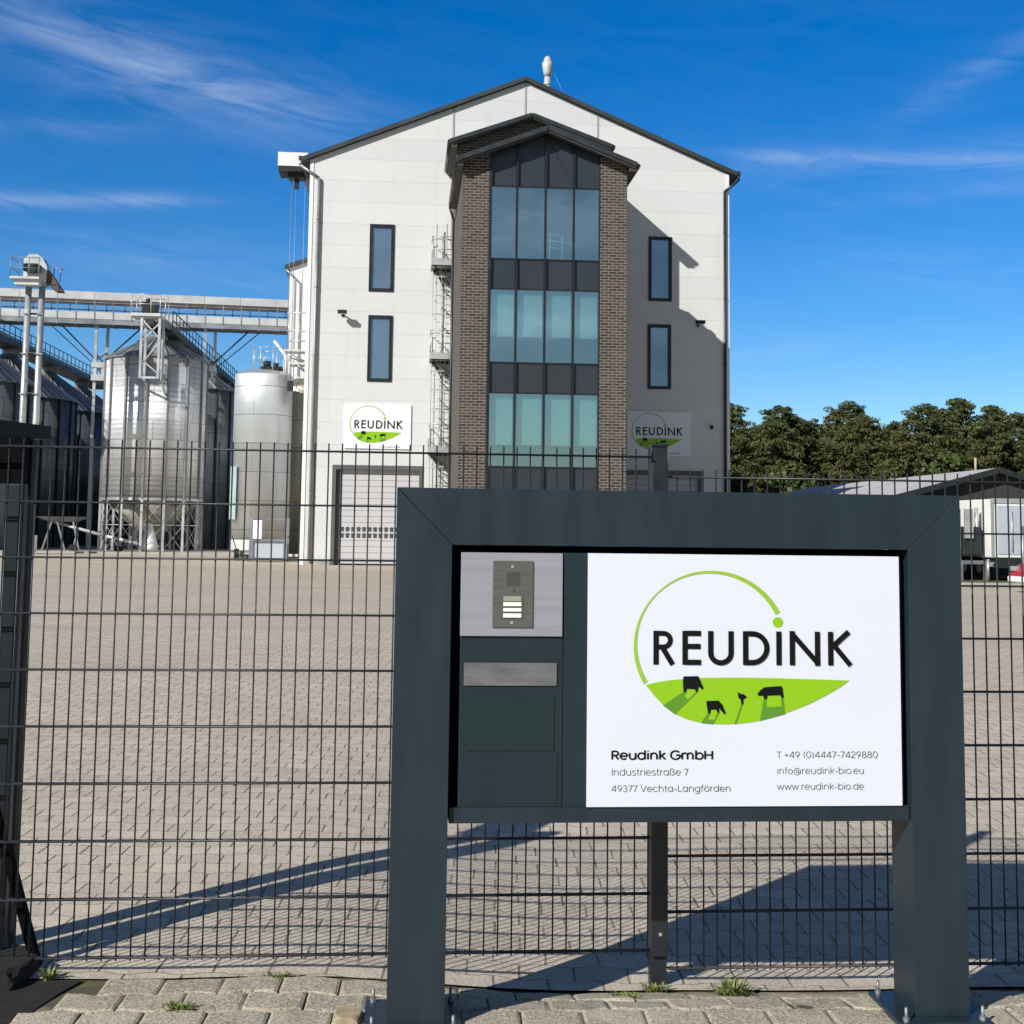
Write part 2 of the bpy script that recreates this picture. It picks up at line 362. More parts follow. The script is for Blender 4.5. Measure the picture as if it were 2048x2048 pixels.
PAVE = paver_mat('old_double_t_pavers', (.29, .265, .21), (.47, .43, .345), (.018, .015, .011), dirt=.85, moss=.55, jw=.0028, ang=R(-2), sand=.5, kx=.68, gr=.75)
YARD = paver_mat('yard_pavers', (.47, .405, .32), (.63, .55, .44), (.022, .018, .014), dirt=.5, moss=.14, jw=.0030, ang=R(4.2), sand=.2, gr=.42)
GRASSM = simple('dry_grass', (.085, .10, .03), .9, 0, .45, 1.2, .05, .4)
FIELD = simple('field_ground', (.07, .075, .035), .9, 0, .4, .3, .05, .4)

def leaf_mat(name, a, b):
    m, t, p = new_mat(name)
    n = noise(t, .55, 4); oi = N(t, 'ShaderNodeObjectInfo')
    n2 = noise(t, 5, 2)
    c = mixc(t, rng(t, n, .35, .65, 0, 1), a, b)
    c = mixc(t, rng(t, n2, .4, .7, 0, .5), c, tuple(x*.6 for x in a))
    c = mixc(t, mth(t, 'MULTIPLY', oi.outputs['Random'], .3), c, (.10, .085, .03))
    t.links.new(c, p.inputs['Base Color']); setc(p, 'Roughness', .6); setc(p, 'Specular IOR Level', .3)
    return m
PINE = leaf_mat('pine_needles', (.042, .068, .020), (.145, .150, .048))
OAK = leaf_mat('broad_leaves', (.04, .07, .016), (.08, .105, .025))
BARK = simple('pine_bark', (.13, .075, .045), .9, 0, .3, 3, .05, .3)
WEED = simple('weed_leaves', (.16, .19, .045), .6, 0, .4, 30)

# ------------------------------------------------------------------ ground
def sst(a, b, x):
    t = min(1, max(0, (x-a)/(b-a))); return t*t*(3-2*t)
def gz(x, y):
    w = .004*math.sin(2.1*x+1.3*y) + .003*math.sin(5.3*x-2.2*y+1)
    near = 1 - sst(8, 14, y)
    return -.085*sst(-.5, .85, x)*sst(4.38, 4.88, y)*(1-sst(5.2, 12, y)) + w*near*sst(4.5, 4.8, y)
def grid(xs, ys):
    m = MB(); n = len(xs)
    vs = [(x, y, gz(x, y)) for y in ys for x in xs]
    m.add(vs, [(j*n+i, j*n+i+1, (j+1)*n+i+1, (j+1)*n+i) for j in range(len(ys)-1) for i in range(n-1)], True); return m
def lin(a, b, n): return [a+(b-a)*i/(n-1) for i in range(n)]
m = MB(); m.add([(-2500, -1500, -.16), (2500, -1500, -.16), (2500, 3500, -.16), (-2500, 3500, -.16)], [(0, 1, 2, 3)])
tag(m.build('ground', FIELD), kind='structure')
xs = [-60, -20] + lin(-6, 6, 61) + [20, 60]
m = grid(xs, [-12, 0, 2, 3, 3.60])
for xa, xb in ((-60, -3.2), (3.6, 60)): m.add([(xa, 3.6, 0), (xb, 3.6, 0), (xb, 4.8, 0), (xa, 4.8, 0)], [(0, 1, 2, 3)])
tag(m.build('pavement', PAVE), kind='structure')
def slab_mat():
    m, t, p = new_mat('weathered_concrete_stones')
    g = N(t, 'ShaderNodeNewGeometry'); P_ = g.outputs['Position']
    c = mixc(t, g.outputs['Random Per Island'], (.35, .30, .21), (.50, .435, .315))
    c = mixc(t, rng(t, noise(t, 3.1, 7, vec=P_, rough=.7), .46, .66, 0, .55), c, (.56, .50, .375))
    n2 = noise(t, 9, 8, vec=P_, rough=.8); c = mixc(t, rng(t, n2, .45, .7, 0, .8), c, (.16, .14, .10))
    n3 = noise(t, 80, 3, vec=P_); c = mixc(t, rng(t, n3, .42, .62, 0, .75), c, (.62, .57, .48))
    n4 = noise(t, 150, 2, vec=P_); c = mixc(t, rng(t, n4, .54, .66, 0, .8), c, (.07, .062, .05))
    c = mixc(t, rng(t, noise(t, 2.1, 6, vec=P_, rough=.7), .58, .72, 0, .5), c, (.15, .15, .06))
    t.links.new(c, p.inputs['Base Color']); setc(p, 'Roughness', .9); setc(p, 'Specular IOR Level', .2)
    bump(t, p, mth(t, 'ADD', mth(t, 'MULTIPLY', n3, .5), n2), .9, .006); return m
SLAB = slab_mat()
def moss_mat():
    m, t, p = new_mat('joint_soil_and_moss')
    g = N(t, 'ShaderNodeNewGeometry'); n = noise(t, 6, 6, vec=g.outputs['Position'], rough=.7)
    c = mixc(t, rng(t, n, .45, .6, 0, 1), (.09, .075, .05), (.12, .12, .045)); c = mixc(t, rng(t, noise(t, 2.6, 4, vec=g.outputs['Position']), .48, .6, 0, .8), c, (.34, .28, .18))
    t.links.new(c, p.inputs['Base Color']); setc(p, 'Roughness', .95); bump(t, p, n, .6, .01); return m
m = grid(lin(-3.2, 3.6, 160), [3.6, 3.9, 4.2] + lin(4.34, 4.815, 26)); m.v = [(v[0], v[1], v[2]-.0085) for v in m.v]
tag(m.build('joint_soil', moss_mat()), kind='structure')
pr_ = random.Random(5); m = MB(); ang_ = R(2.0); ca_, sa_ = math.cos(ang_), math.sin(ang_)
def wave(x): 
    t_ = (x/.1) % 2; t_ = t_ if t_ < 1 else 2-t_
    return .010*max(-1, min(1, (t_-.5)*4.2))
PW, PH = .2035, .1655
for j in range(-8, 3):
    for i in range(-18, 22):
        xa = i*PW + (PW/2 if j % 2 else 0); ya = 4.62 + j*PH
        cx_, cy_ = xa+PW/2, ya+PH/2
        wx, wy = cx_*ca_ + (cy_-4.3)*sa_, (cy_-4.3)*ca_ - cx_*sa_ + 4.3
        wy = cy_ - cx_*sa_*0 if False else wy
        if wy-PH/2 < 3.60 or wy > 4.74 or wx < -3.15 or wx > 3.5: continue
        if abs(wx+.20) < .07 and abs(wy-4.35) < .09: continue
        if wx < -1.17 and wx > -1.62 and 4.40 < wy: continue
        jt = .0032+pr_.uniform(-.001, .0018); zz = pr_.gauss(0, .0014); tx, ty = pr_.gauss(0, .018), pr_.gauss(0, .022); rot = pr_.gauss(0, .008)
        us = [0, .25, .4, .5, .6, .75, 1]; outl = []
        for u in us: outl.append((xa+jt+u*(PW-2*jt), ya+jt*.6+wave(xa+u*PW)))
        for u in us[::-1]: outl.append((xa+jt+u*(PW-2*jt), ya+PH-jt*.6+wave(xa+u*PW)))
        def place_(px, py, ins, dz):
            vx, vy = px-cx_, py-cy_; k_ = 1-ins/(.08); k2 = 1-ins/(.065)
            vx, vy = vx*k_, vy*k2; vx, vy = vx-rot*vy, vy+rot*vx
            X, Y = cx_+vx, cy_+vy; Xw = X*ca_+(Y-4.3)*sa_; Yw = min(4.797, (Y-4.3)*ca_-X*sa_+4.3)
            return (Xw, Yw, zz+dz+tx*vx+ty*vy+gz(Xw, Yw))
        n_ = len(outl)
        vs = [place_(a_, b_, 0, -.03) for a_, b_ in outl] + [place_(a_, b_, 0, -.004) for a_, b_ in outl] + [place_(a_, b_, .006+pr_.uniform(0, .004), 0) for a_, b_ in outl]
        m.add(vs, [(k_, (k_+1) % n_, n_+(k_+1) % n_, n_+k_) for k_ in range(n_)] + [(n_+k_, n_+(k_+1) % n_, 2*n_+(k_+1) % n_, 2*n_+k_) for k_ in range(n_)] + [tuple(range(2*n_, 3*n_))])
tag(m.build('pavement_stones', SLAB), kind='structure')
xs2 = [-70, -20] + lin(-6, 10, 81) + [14, 15.5]
tag(grid(xs2, lin(4.806, 8, 33) + [9, 10, 12, 14, 20, 40, 41.5]).build('yard_paving', YARD), kind='structure')
m = MB(); m.add([(-70, 41.5, .0), (15.5, 41.5, .0), (15.5, 75, .0), (-70, 75, .0)], [(0, 1, 2, 3)]); m.add([(15.5, 4.806, 0), (60, 4.806, 0), (60, 40.3, 0), (15.5, 40.3, 0)], [(0, 1, 2, 3)])
tag(m.build('rear_yard_paving', YARD), kind='structure')
m = MB(); m.box(15.5, 60, 40.3, 40.5, -.1, .10); m.box(15.3, 15.5, 40.3, 56, -.1, .10)
tag(m.build('kerb', CONC), kind='structure')
m = MB(); m.box(-60, -5.5, 75, 130, -.1, .10)
tag(m.build('silo_apron', CONC), kind='structure')
m = MB(); m.add([(15.5, 40.5, .06), (80, 40.5, .06), (80, 140, .06), (15.5, 140, .06)], [(0, 1, 2, 3)])
tag(m.build('grass_verge', GRASSM), kind='structure')

# ------------------------------------------------------------------ logo and lettering
def text_mb(txt, x, z, width, height, y, bold=0.0, font_sp=1.0):
    cu = bpy.data.curves.new('lettering', 'FONT'); cu.body = txt; cu.size = 1; cu.offset = bold; cu.resolution_u = 3; cu.space_character = font_sp
    ob = bpy.data.objects.new('lettering', cu); COL.objects.link(ob)
    bpy.context.view_layer.update()
    me = bpy.data.meshes.new_from_object(ob.evaluated_get(bpy.context.evaluated_depsgraph_get()))
    xs_ = [v.co.x for v in me.vertices]; x0, x1 = min(xs_), max(xs_)
    cap = .727
    sx, sz = width/(x1-x0), height/cap
    mb = MB(); mb.add([(x+(v.co.x-x0)*sx, y, z+v.co.y*sz) for v in me.vertices], [tuple(p.vertices) for p in me.polygons])
    bpy.data.objects.remove(ob); bpy.data.curves.remove(cu); bpy.data.meshes.remove(me)
    return mb
def stroke(mb, pts, w, P, y):           # thick polyline as quads with square joints, in logo units
    for (a, b) in zip(pts, pts[1:]):
        dx, dy = b[0]-a[0], b[1]-a[1]; L = math.hypot(dx, dy); nx, ny = -dy/L*w/2, dx/L*w/2
        mb.flat([P(a[0]+nx, a[1]+ny), P(b[0]+nx, b[1]+ny), P(b[0]-nx, b[1]-ny), P(a[0]-nx, a[1]-ny)], y)
def band(mb, pts, ws, P, y):            # variable width ribbon with mitred joints
    n = len(pts); L = []; Rr = []
    if isinstance(ws, (int, float)): ws = [ws]*n
    for i in range(n):
        a = pts[max(0, i-1)]; b = pts[min(n-1, i+1)]; dx, dy = b[0]-a[0], b[1]-a[1]; l = math.hypot(dx, dy); w = ws[i]/2
        L.append(P(pts[i][0]-dy/l*w, pts[i][1]+dx/l*w)); Rr.append(P(pts[i][0]+dy/l*w, pts[i][1]-dx/l*w))
    for i in range(n-1): mb.flat([L[i], L[i+1], Rr[i+1], Rr[i]], y)

def glyphs():
    """monoline geometric letters: (advance, [stroke, ...]); a stroke is a list of x,y points, cap height .70"""
    A = lambda cx, cy, rx, ry, a0, a1, n=14: [(cx+rx*math.cos(R(a0+(a1-a0)*i/n)), cy+ry*math.sin(R(a0+(a1-a0)*i/n))) for i in range(n+1)]
    O = lambda cx, cy=.27, rx=.24, ry=.255: A(cx, cy, rx, ry, 0, 360, 24)
    dot = lambda x, y: [(x, y-.035), (x, y+.035)]
    nn = lambda x, w: A(x+w/2, .31, w/2, .21, 180, 0, 12) + [(x+w, 0)]
    g = {}
    g['a'] = (.64, [O(.30), [(.54, 0), (.54, .54)]]); g['b'] = (.64, [O(.34), [(.10, 0), (.10, .74)]]); g['c'] = (.56, [A(.30, .27, .24, .255, 42, 318, 20)])
    g['d'] = (.64, [O(.30), [(.54, 0), (.54, .74)]]); g['e'] = (.60, [A(.30, .27, .24, .255, 0, 318, 20), [(.06, .27), (.54, .27)]])
    g['f'] = (.33, [A(.27, .60, .13, .13, 85, 180, 8)+[(.14, 0)], [(.03, .50), (.28, .50)]]); g['g'] = (.64, [O(.30), [(.54, .54), (.54, -.02)]+A(.30, -.02, .24, .19, 0, -150, 12)])
    g['h'] = (.62, [[(.10, 0), (.10, .74)], nn(.10, .41)]); g['i'] = (.22, [[(.11, 0), (.11, .53)], dot(.11, .69)]); g['k'] = (.52, [[(.10, 0), (.10, .74)], [(.46, .53), (.13, .25)], [(.21, .31), (.48, 0)]])
    g['l'] = (.22, [[(.11, 0), (.11, .74)]]); g['n'] = (.62, [[(.10, 0), (.10, .53)], nn(.10, .41)]); g['m'] = (.96, [[(.10, 0), (.10, .53)], nn(.10, .37), nn(.47, .37)])
    g['o'] = (.60, [O(.30)]); g['\u00f6'] = (.60, [O(.30), dot(.20, .68), dot(.40, .68)]); g['r'] = (.38, [[(.10, 0), (.10, .53)], A(.30, .31, .20, .20, 180, 85, 8)])
    g['s'] = (.48, [A(.24, .395, .155, .13, 30, 200, 10)+A(.235, .14, .175, .135, 70, -155, 12)]); g['t'] = (.34, [[(.15, .68), (.15, .13)]+A(.27, .13, .12, .12, 180, 280, 6), [(.03, .50), (.29, .50)]])
    g['u'] = (.62, [[(.10, .53), (.10, .22)]+A(.305, .22, .205, .21, 180, 360, 12), [(.51, .53), (.51, 0)]]); g['w'] = (.80, [[(.04, .53), (.22, 0), (.40, .50), (.58, 0), (.76, .53)]])
    g['v'] = (.54, [[(.04, .53), (.27, 0), (.50, .53)]]); g['V'] = (.68, [[(.04, .70), (.34, 0), (.64, .70)]]); g['L'] = (.50, [[(.10, .70), (.10, .02), (.46, .02)]]); g['I'] = (.22, [[(.11, 0), (.11, .70)]])
    g['T'] = (.52, [[(.03, .67), (.49, .67)], [(.26, .67), (.26, 0)]]); g['R'] = (.60, [[(.10, 0), (.10, .70)], [(.10, .67), (.32, .67)]+A(.32, .50, .19, .17, 90, -90, 10)+[(.10, .33)], [(.30, .33), (.53, 0)]])
    g['G'] = (.76, [A(.40, .35, .33, .34, 42, 360, 24)+[(.42, .35)]]); g['H'] = (.70, [[(.10, 0), (.10, .70)], [(.60, 0), (.60, .70)], [(.10, .36), (.60, .36)]])
    g['\u00df'] = (.60, [[(.10, 0), (.10, .52)]+A(.27, .54, .17, .18, 180, 0, 10)+[(.40, .42), (.30, .39)], A(.30, .20, .21, .19, 88, -110, 14)])
    g['0'] = (.60, [O(.30, .35, .23, .34)]); g['2'] = (.54, [A(.26, .49, .20, .20, 165, -20, 12)+[(.06, .02), (.48, .02)]]); g['3'] = (.54, [A(.25, .51, .17, .17, 155, -90, 12), A(.25, .19, .20, .18, 90, -160, 14)])
    g['4'] = (.60, [[(.44, 0), (.44, .70), (.05, .18), (.56, .18)]]); g['7'] = (.50, [[(.04, .67), (.46, .67), (.16, 0)]]); g['8'] = (.58, [O(.29, .52, .17, .16), O(.29, .19, .22, .18)])
    g['9'] = (.58, [O(.29, .48, .21, .20), [(.50, .46), (.44, .28), (.22, 0)]]); g['1'] = (.34, [[(.05, .60), (.20, .69), (.20, 0)]]); g['@'] = (.92, [O(.46, .27, .14, .15), [(.61, .42), (.61, .22)]+A(.70, .25, .09, .12, 200, 350, 6), A(.46, .27, .37, .37, -50, 305, 28)])
    g['.'] = (.20, [[(.10, -.005), (.10, .06)]]); g['-'] = (.38, [[(.05, .26), (.33, .26)]]); g['('] = (.30, [A(.38, .30, .28, .46, 130, 230, 10)]); g[')'] = (.30, [A(-.08, .30, .28, .46, 50, -50, 10)])
    g['+'] = (.50, [[(.05, .30), (.45, .30)], [(.25, .10), (.25, .50)]]); g[' '] = (.27, [])
    return g
GLY = glyphs()
def mono_text(txt_, x, z, width, cap, y, wt):
    adv = sum(GLY[c][0] for c in txt_); mb = MB(); sz = cap/.70; sx = width/(adv-.15); cx = -.07; k = 0
    for c in txt_:
        a, st_ = GLY[c]
        for pts in st_:
          pts = [p_ for i_, p_ in enumerate(pts) if i_ == 0 or math.hypot(p_[0]-pts[i_-1][0], p_[1]-pts[i_-1][1]) > 1e-5]
          segs = []; cur = [pts[0]]
          for i in range(1, len(pts)):
            cur.append(pts[i])
            if i < len(pts)-1:
                a1 = math.atan2(pts[i][1]-pts[i-1][1], pts[i][0]-pts[i-1][0]); a2 = math.atan2(pts[i+1][1]-pts[i][1], pts[i+1][0]-pts[i][0])
                if abs((a2-a1+PI) % (2*PI)-PI) > .9: segs.append(cur); cur = [pts[i]]
          segs.append(cur)
          for pts in segs:
            k += 1
            band(mb, pts, wt*.5*(sx+sz)/sz, lambda u, v, cx=cx: (x+(cx+u)*sx, z+v*sz), y-.000015*k)
        cx += a
    return mb
def arc(cx, cy, rx, ry, a0, a1, n=14):
    return [(cx+rx*math.cos(R(a0+(a1-a0)*i/n)), cy+ry*math.sin(R(a0+(a1-a0)*i/n))) for i in range(n+1)]
def logo(parent, P, y, dy=.0012):
    """the company emblem: open ring with a dot, field with grazing cattle, wordmark. P maps artwork units to x,z"""
    g = MB(); yy = y
    top = [(370, 830), (430, 815), (500, 803), (600, 794), (720, 788), (850, 786), (1000, 787), (1150, 790), (1300, 794), (1420, 797), (1535, 801)]
    bot = [(1490, 835), (1400, 888), (1300, 938), (1200, 978), (1100, 1012), (1000, 1037), (900, 1050), (830, 1054), (740, 1051), (660, 1040), (590, 1020), (530, 990), (470, 945), (420, 892)]
    g.flat([P(*q) for q in top+bot], yy); g.build('field_emblem', GREEN, parent)
    r = MB(); pts = []; ws = []
    for i in range(61):
        a = R(149.5 + (334-149.5)*i/60)          # image angles, y down: left-low end, over the top, to the right end
        pts.append((740+428*math.cos(a), 603+424*math.sin(a)))
        tt = i/60; ws.append(8 + 19*max(0, 1-tt/.42)**1.1 + 23*max(0, (tt-.38)/.62)**1.2)
    band(r, pts, ws, P, yy); r.build('ring_emblem', GREEN2, parent)
    k = MB(); k.flat([P(*q) for q in arc(1125, 467, 30, 30, 0, 345, 23)], yy); k.build('dot_emblem', GREEN, parent)
    s = MB(); s.flat([P(*q) for q in ((583, 868), (604, 868), (586, 893), (612, 912), (652, 868), (666, 868), (535, 996), (468, 946))], yy-dy); s.build('animal_shadow', DGREEN, parent)
    s = MB(); s.flat([P(*q) for q in ((722, 985), (738, 985), (718, 1026), (760, 1026), (774, 985), (788, 985), (752, 1052), (684, 1045))], yy-dy); s.build('animal_shadow', DGREEN, parent)
    s = MB(); s.flat([P(*q) for q in ((912, 935), (922, 935), (884, 1049), (872, 1050))], yy-dy); s.build('animal_shadow', DGREEN, parent)
    s = MB(); s.flat([P(*q) for q in ((1040, 905), (1056, 905), (1056, 955), (1142, 950), (1140, 898), (1152, 898), (1162, 994), (1018, 1032))], yy-dy); s.build('animal_shadow', DGREEN, parent)
    c = MB(); c.flat([P(*q) for q in ((582, 780), (668, 778), (682, 812), (697, 845), (689, 855), (672, 840), (666, 842), (664, 868), (653, 868), (648, 852), (602, 850), (597, 868), (583, 868), (580, 815))], yy-2*dy); c.build('cow_silhouette', INK, parent)
    c = MB(); c.flat([P(*q) for q in ((712, 920), (782, 917), (802, 938), (822, 985), (818, 998), (800, 980), (784, 958), (786, 985), (776, 985), (768, 968), (738, 968), (734, 990), (722, 990), (716, 950))], yy-2*dy); c.build('cow_silhouette', INK, parent)
    c = MB(); c.flat([P(*q) for q in ((890, 868), (912, 880), (925, 880), (944, 896), (922, 912), (924, 938), (912, 938), (908, 912), (896, 902))], yy-2*dy); c.build('bird_silhouette', INK, parent)
    c = MB(); c.flat([P(*q) for q in ((1003, 880), (1020, 858), (1046, 840), (1142, 833), (1148, 848), (1154, 900), (1140, 900), (1134, 885), (1062, 888), (1056, 908), (1042, 908), (1036, 888), (1010, 890))], yy-2*dy); c.build('cow_silhouette', INK, parent)
    w = MB(); T = 713; B = 519; st = 30; yk = yy-dy
    cnt = [0]
    def nxt(): cnt[0] += 1; return yk-.00012*cnt[0]
    def hv(*a): stroke(w, a, st, P, nxt())
    hv((428, B), (428, T)); band(w, [(428, B+15), (470, B+15)] + arc(470, 573, 39, 39, -90, 90, 10) + [(428, 612)], st-2, P, nxt()); hv((462, 612), (522, T))
    for a, b in (((592, B), (592, T)), ((592, B+14), (683, B+14)), ((592, 608), (680, 608)), ((592, T-14), (683, T-14))): hv(a, b)
    band(w, [(738, B), (738, 645)] + arc(796, 645, 58, 56, 180, 0, 14) + [(854, B)], st, P, nxt())
    hv((937, B), (937, T)); band(w, [(937, B+14), (975, B+14)] + arc(975, 616, 84, 83, -90, 90, 16) + [(937, T-14)], st, P, nxt())
    hv((1128, B), (1128, T))
    hv((1205, B-3), (1205, T)); hv((1350, B), (1350, T+3)); hv((1200, B+8), (1356, T-6))
    hv((1426, B), (1426, T)); hv((1532, B-1), (1436, 606)); hv((1446, 598), (1540, T))
    w.build('wordmark', INK, parent)

# ------------------------------------------------------------------ entrance sign
SX0, SX1, IX0, IX1 = -.025, 1.872, .158, 1.690
sign = thing('entrance_sign', 'large anthracite portal sign with white company board, doorbell and letterbox', 'sign', (.92, 4.36, 0))
F = 4.27; Dp = .19
m = MB(); m.box(SX0, IX0, F, F+Dp, .012, 1.706-.182); 
# mitred portal: post outlines with 45 degree tops
pl = MB(); pl.prism([(SX0, .012), (IX0, .012), (IX0, 1.522), (SX0, 1.706)], F, F+Dp); pl.build('post', ANTH, sign, bevel=.0014)
pr = MB(); pr.prism([(IX1, .012), (SX1, .012), (SX1, 1.706), (IX1, 1.522)], F, F+Dp); pr.build('post', ANTH, sign, bevel=.0014)
cb_ = MB(); cb_.prism([(IX0+.0015, 1.522), (IX1-.0015, 1.522), (SX1-.002, 1.706), (SX0+.002, 1.706)], F, F+Dp); cb_.build('crossbar', ANTH, sign, bevel=.0014)
for a in (SX0, IX1):
    bp = MB(); bp.box(a-.07, a+.182+.055, F-.055, F+Dp+.055, -.002, .012); b_ = bp.build('base_plate', ANTH, sign, bevel=.002)
    for bx, by in ((a-.045, F-.033), (a+.21, F-.033), (a-.045, F+Dp+.03), (a+.21, F+Dp+.03)):
        bo = MB(); bo.cyl((bx, by, .012), (bx, by, .055), .0055, n=8); bo.cyl((bx, by, .012), (bx, by, .024), .011, n=6, smooth=False); bo.build('bolt', ZINCD, b_)
bk = MB(); bk.box(IX0+.002, IX1-.002, 4.375, 4.43, .628, 1.520); bk.build('back_panel', BLACK, sign)
FY = 4.292
rl = MB(); rl.box(IX0+.004, IX1-.003, FY, 4.374, .629, .679); rl.build('bottom_rail', ANTH, sign, bevel=.0015)
bd = MB(); bd.box(.530, .606, FY, 4.374, .6795, 1.499); bd.build('divider', ANTH_IN, sign, bevel=.0015)
be = MB(); be.box(1.6625, IX1-.012, FY+.02, 4.374, .6795, 1.499); be.build('edge_strip', ANTH_IN, sign)
# white board
BY = 4.284
wb_ = MB(); wb_.box(.608, 1.662, BY, 4.370, .680, 1.4985); board = wb_.build('sign_board', BOARD, sign, bevel=.0008)
def PB(u, v): return (.609+(u-45)/1788*1.053, 1.498-(v-78)/1440*.818)
ly = BY-.0012
logo(board, PB, ly)
def txt(s_, u0_, u1_, vb, vt, mat, wt):
    x0, zb = PB(u0_, vb); x1, zt = PB(u1_, vt)
    mono_text(s_, x0, zb, x1-x0, zt-zb, ly, wt).build('lettering', mat, board, recalc=False)
txt('Reudink GmbH', 182, 748, 1251, 1203, INK, .122)
txt('Industriestra\u00dfe 7', 182, 608, 1341, 1304, GREYINK, .058)
txt('49377 Vechta-Langf\u00f6rden', 182, 848, 1433, 1397, GREYINK, .058)
txt('T +49 (0)4447-7429880', 1116, 1690, 1244, 1208, GREYINK, .058)
txt('info@reudink-bio.eu', 1116, 1610, 1335, 1299, GREYINK, .058)
txt('www.reudink-bio.de', 1116, 1608, 1424, 1388, GREYINK, .058)
# letterbox column
lb = MB(); lb.box(.190, .5285, FY+.004, 4.374, .6795, 1.2235); lbo = lb.build('letterbox', ANTH_IN, sign, bevel=.0015)
def PL(u, v): return (.189+(u-394)/553*.334, 1.497-(v-395)/465*.270)
x0, z0 = PL(418, 1137); x1, z1 = PL(922, 1010)
fl = MB(); fl.box(x0, x1, FY-.002, FY+.0035, z0, z1); fl.build('mail_flap', FLAP, lbo, bevel=.001)
x0, z0 = PL(437, 1494); x1, z1 = PL(910, 1187)
dr = MB(); dr.box(x0, x1, FY+.0005, FY+.0035, z0, z1); dr.build('letterbox_door', simple('dark_teal_plate', (.011, .026, .031), .3, 0, .05, 5, .04), lbo, bevel=.0008)
dr = MB(); dr.box(x0, x1+.012, FY+.0015, FY+.0035, .690, z0-.006); dr.build('lower_flap', ANTH_IN, lbo, bevel=.0008)
ap = MB(); ap.box(.189, .524, FY-.006, 4.372, 1.226, 1.497); apo = ap.build('doorbell_plate', ALU, sign, bevel=.0008)
x0, z0 = PL(567, 812); x1, z1 = PL(785, 440)
ic = MB(); ic.box(x0, x1, FY-.012, FY-.0065, z0, z1); ic.build('intercom_unit', STEEL, apo, bevel=.001)
YI = FY-.0125
x0, z0 = PL(641, 580); x1, z1 = PL(713, 503); q = MB()
q.box(x0, x1, YI-.0005, YI+.001, z0, z1); q.build('speaker_grille', simple('speaker_mesh', (.07, .068, .066), .5, .2, .3, 400), apo)
x0, z0 = PL(675, 603); q = MB(); q.cyl((x0, YI+.001, z0), (x0, YI-.002, z0), .0055, n=14); q.build('light_sensor', simple('sensor_lens', (.12, .10, .10), .2), apo)
x0, z0 = PL(613, 762); x1, z1 = PL(733, 628); q = MB(); q.box(x0, x1, YI-.001, YI+.001, z0, z1); q.build('button_frame', STEEL, apo)
for va, vb, mt in ((638, 666, KEYG), (671, 693, KEYS), (704, 723, KEYS), (734, 757, KEYS)):
    x0, z0 = PL(625, vb); x1, z1 = PL(723, va); q = MB(); q.box(x0, x1, YI-.004, YI-.0005, z0, z1); q.build('bell_button', mt, apo, bevel=.0006)
for v_ in (472, 785):
    x0, z0 = PL(672, v_); q = MB(); q.cyl((x0, YI+.001, z0), (x0, YI-.0015, z0), .0045, n=12); q.build('screw', ZINC, apo)
# things fixed to the right post's outer side
q = MB(); q.box(SX1+.001, SX1+.042, 4.40, 4.46, 1.40, 1.515); q.build('side_box', simple('olive_black_box', (.018, .020, .016), .6), sign, bevel=.002)
q = MB(); q.box(SX1+.001, SX1+.016, 4.34, 4.40, 1.265, 1.345); q.build('side_bracket', BLACK, sign, bevel=.003)

# ------------------------------------------------------------------ mesh fence
fence = thing('mesh_fence', 'dark grey double wire mesh fence with spikes on top, running behind the entrance sign', 'fence', (.9, 4.86, 0))
def panel(x0, x1, Y, zb, phase):
    m = MB()
    for k in range(10):
        z = zb+.2*k
        for yy in (Y-.007, Y+.007): m.cyl((x0, yy, z), (x1, yy, z), .004, n=6, cap=True)
    x = phase
    while x-.05 > x0: x -= .05
    while x < x1-.005:
        if x > x0+.002: m.cyl((x, Y, zb-.012), (x, Y, zb+1.8+.03), .0031, n=6)
        x += .05
    return m
panel(-1.575, .925, 4.85, .053, -1.3335).build('fence_panel', FENCEM, fence)
panel(.995, 3.495, 4.875, -.02, 1.03).build('fence_panel', FENCEM, fence)
for px_, zt in ((-1.61, 1.90), (.960, 1.893), (3.53, 1.82)):
    q = MB(); q.box(px_-.031, px_+.031, 4.865, 4.905, -.3, zt); q.box(px_-.034, px_+.034, 4.861, 4.909, zt, zt+.012)
    po = q.build('fence_post', FENCEM, fence, bevel=.003)
    q = MB(); q.box(px_-.0305, px_+.0305, 4.844, 4.8645, .03, zt-.06); q.build('clamp_bar', FENCEM, po, bevel=.002)
    for z in (.11, .62, 1.20, 1.70):
        q = MB(); q.cyl((px_+.002, 4.844, z), (px_+.002, 4.838, z), .0065, n=10); q.build('bolt', ZINC, po)

# ------------------------------------------------------------------ gate portal at the left edge
gp = thing('gate_portal', 'dark steel gate guide portal with slanted top plate at the left edge', 'gate portal', (-1.55, 5.1, 0))
q = MB(); q.box(-1.530, -1.435, 5.145, 5.225, 0, 1.90); q.build('post', simple('blue_black_steel', (.004, .005, .010), .6, 0, .1, 3, .1, 0, .15), gp, bevel=.004)
q = MB(); q.box(-1.465, -1.395, 4.925, 4.975, 0, 1.72); q.build('wide_post', simple('grey_blue_steel', (.009, .015, .020), .45, 0, .1, 3, .1, 0, .3), gp, bevel=.006)
q = MB(); q.add([(-1.95, 4.89, 1.90), (-1.62, 4.89, 1.90), (-1.40, 5.27, 1.905), (-1.73, 5.27, 1.905), (-1.95, 4.89, 1.968), (-1.62, 4.89, 1.968), (-1.40, 5.27, 1.958), (-1.73, 5.27, 1.958)],
             [(3,2,1,0),(4,5,6,7),(0,1,5,4),(1,2,6,5),(2,3,7,6),(3,0,4,7)]); q.build('top_plate', DARKM, gp, bevel=.003)
q = MB(); q.box(-1.60, -1.402, 4.93, 4.98, 1.721, 1.895); q.build('bracket', BLACK, gp)
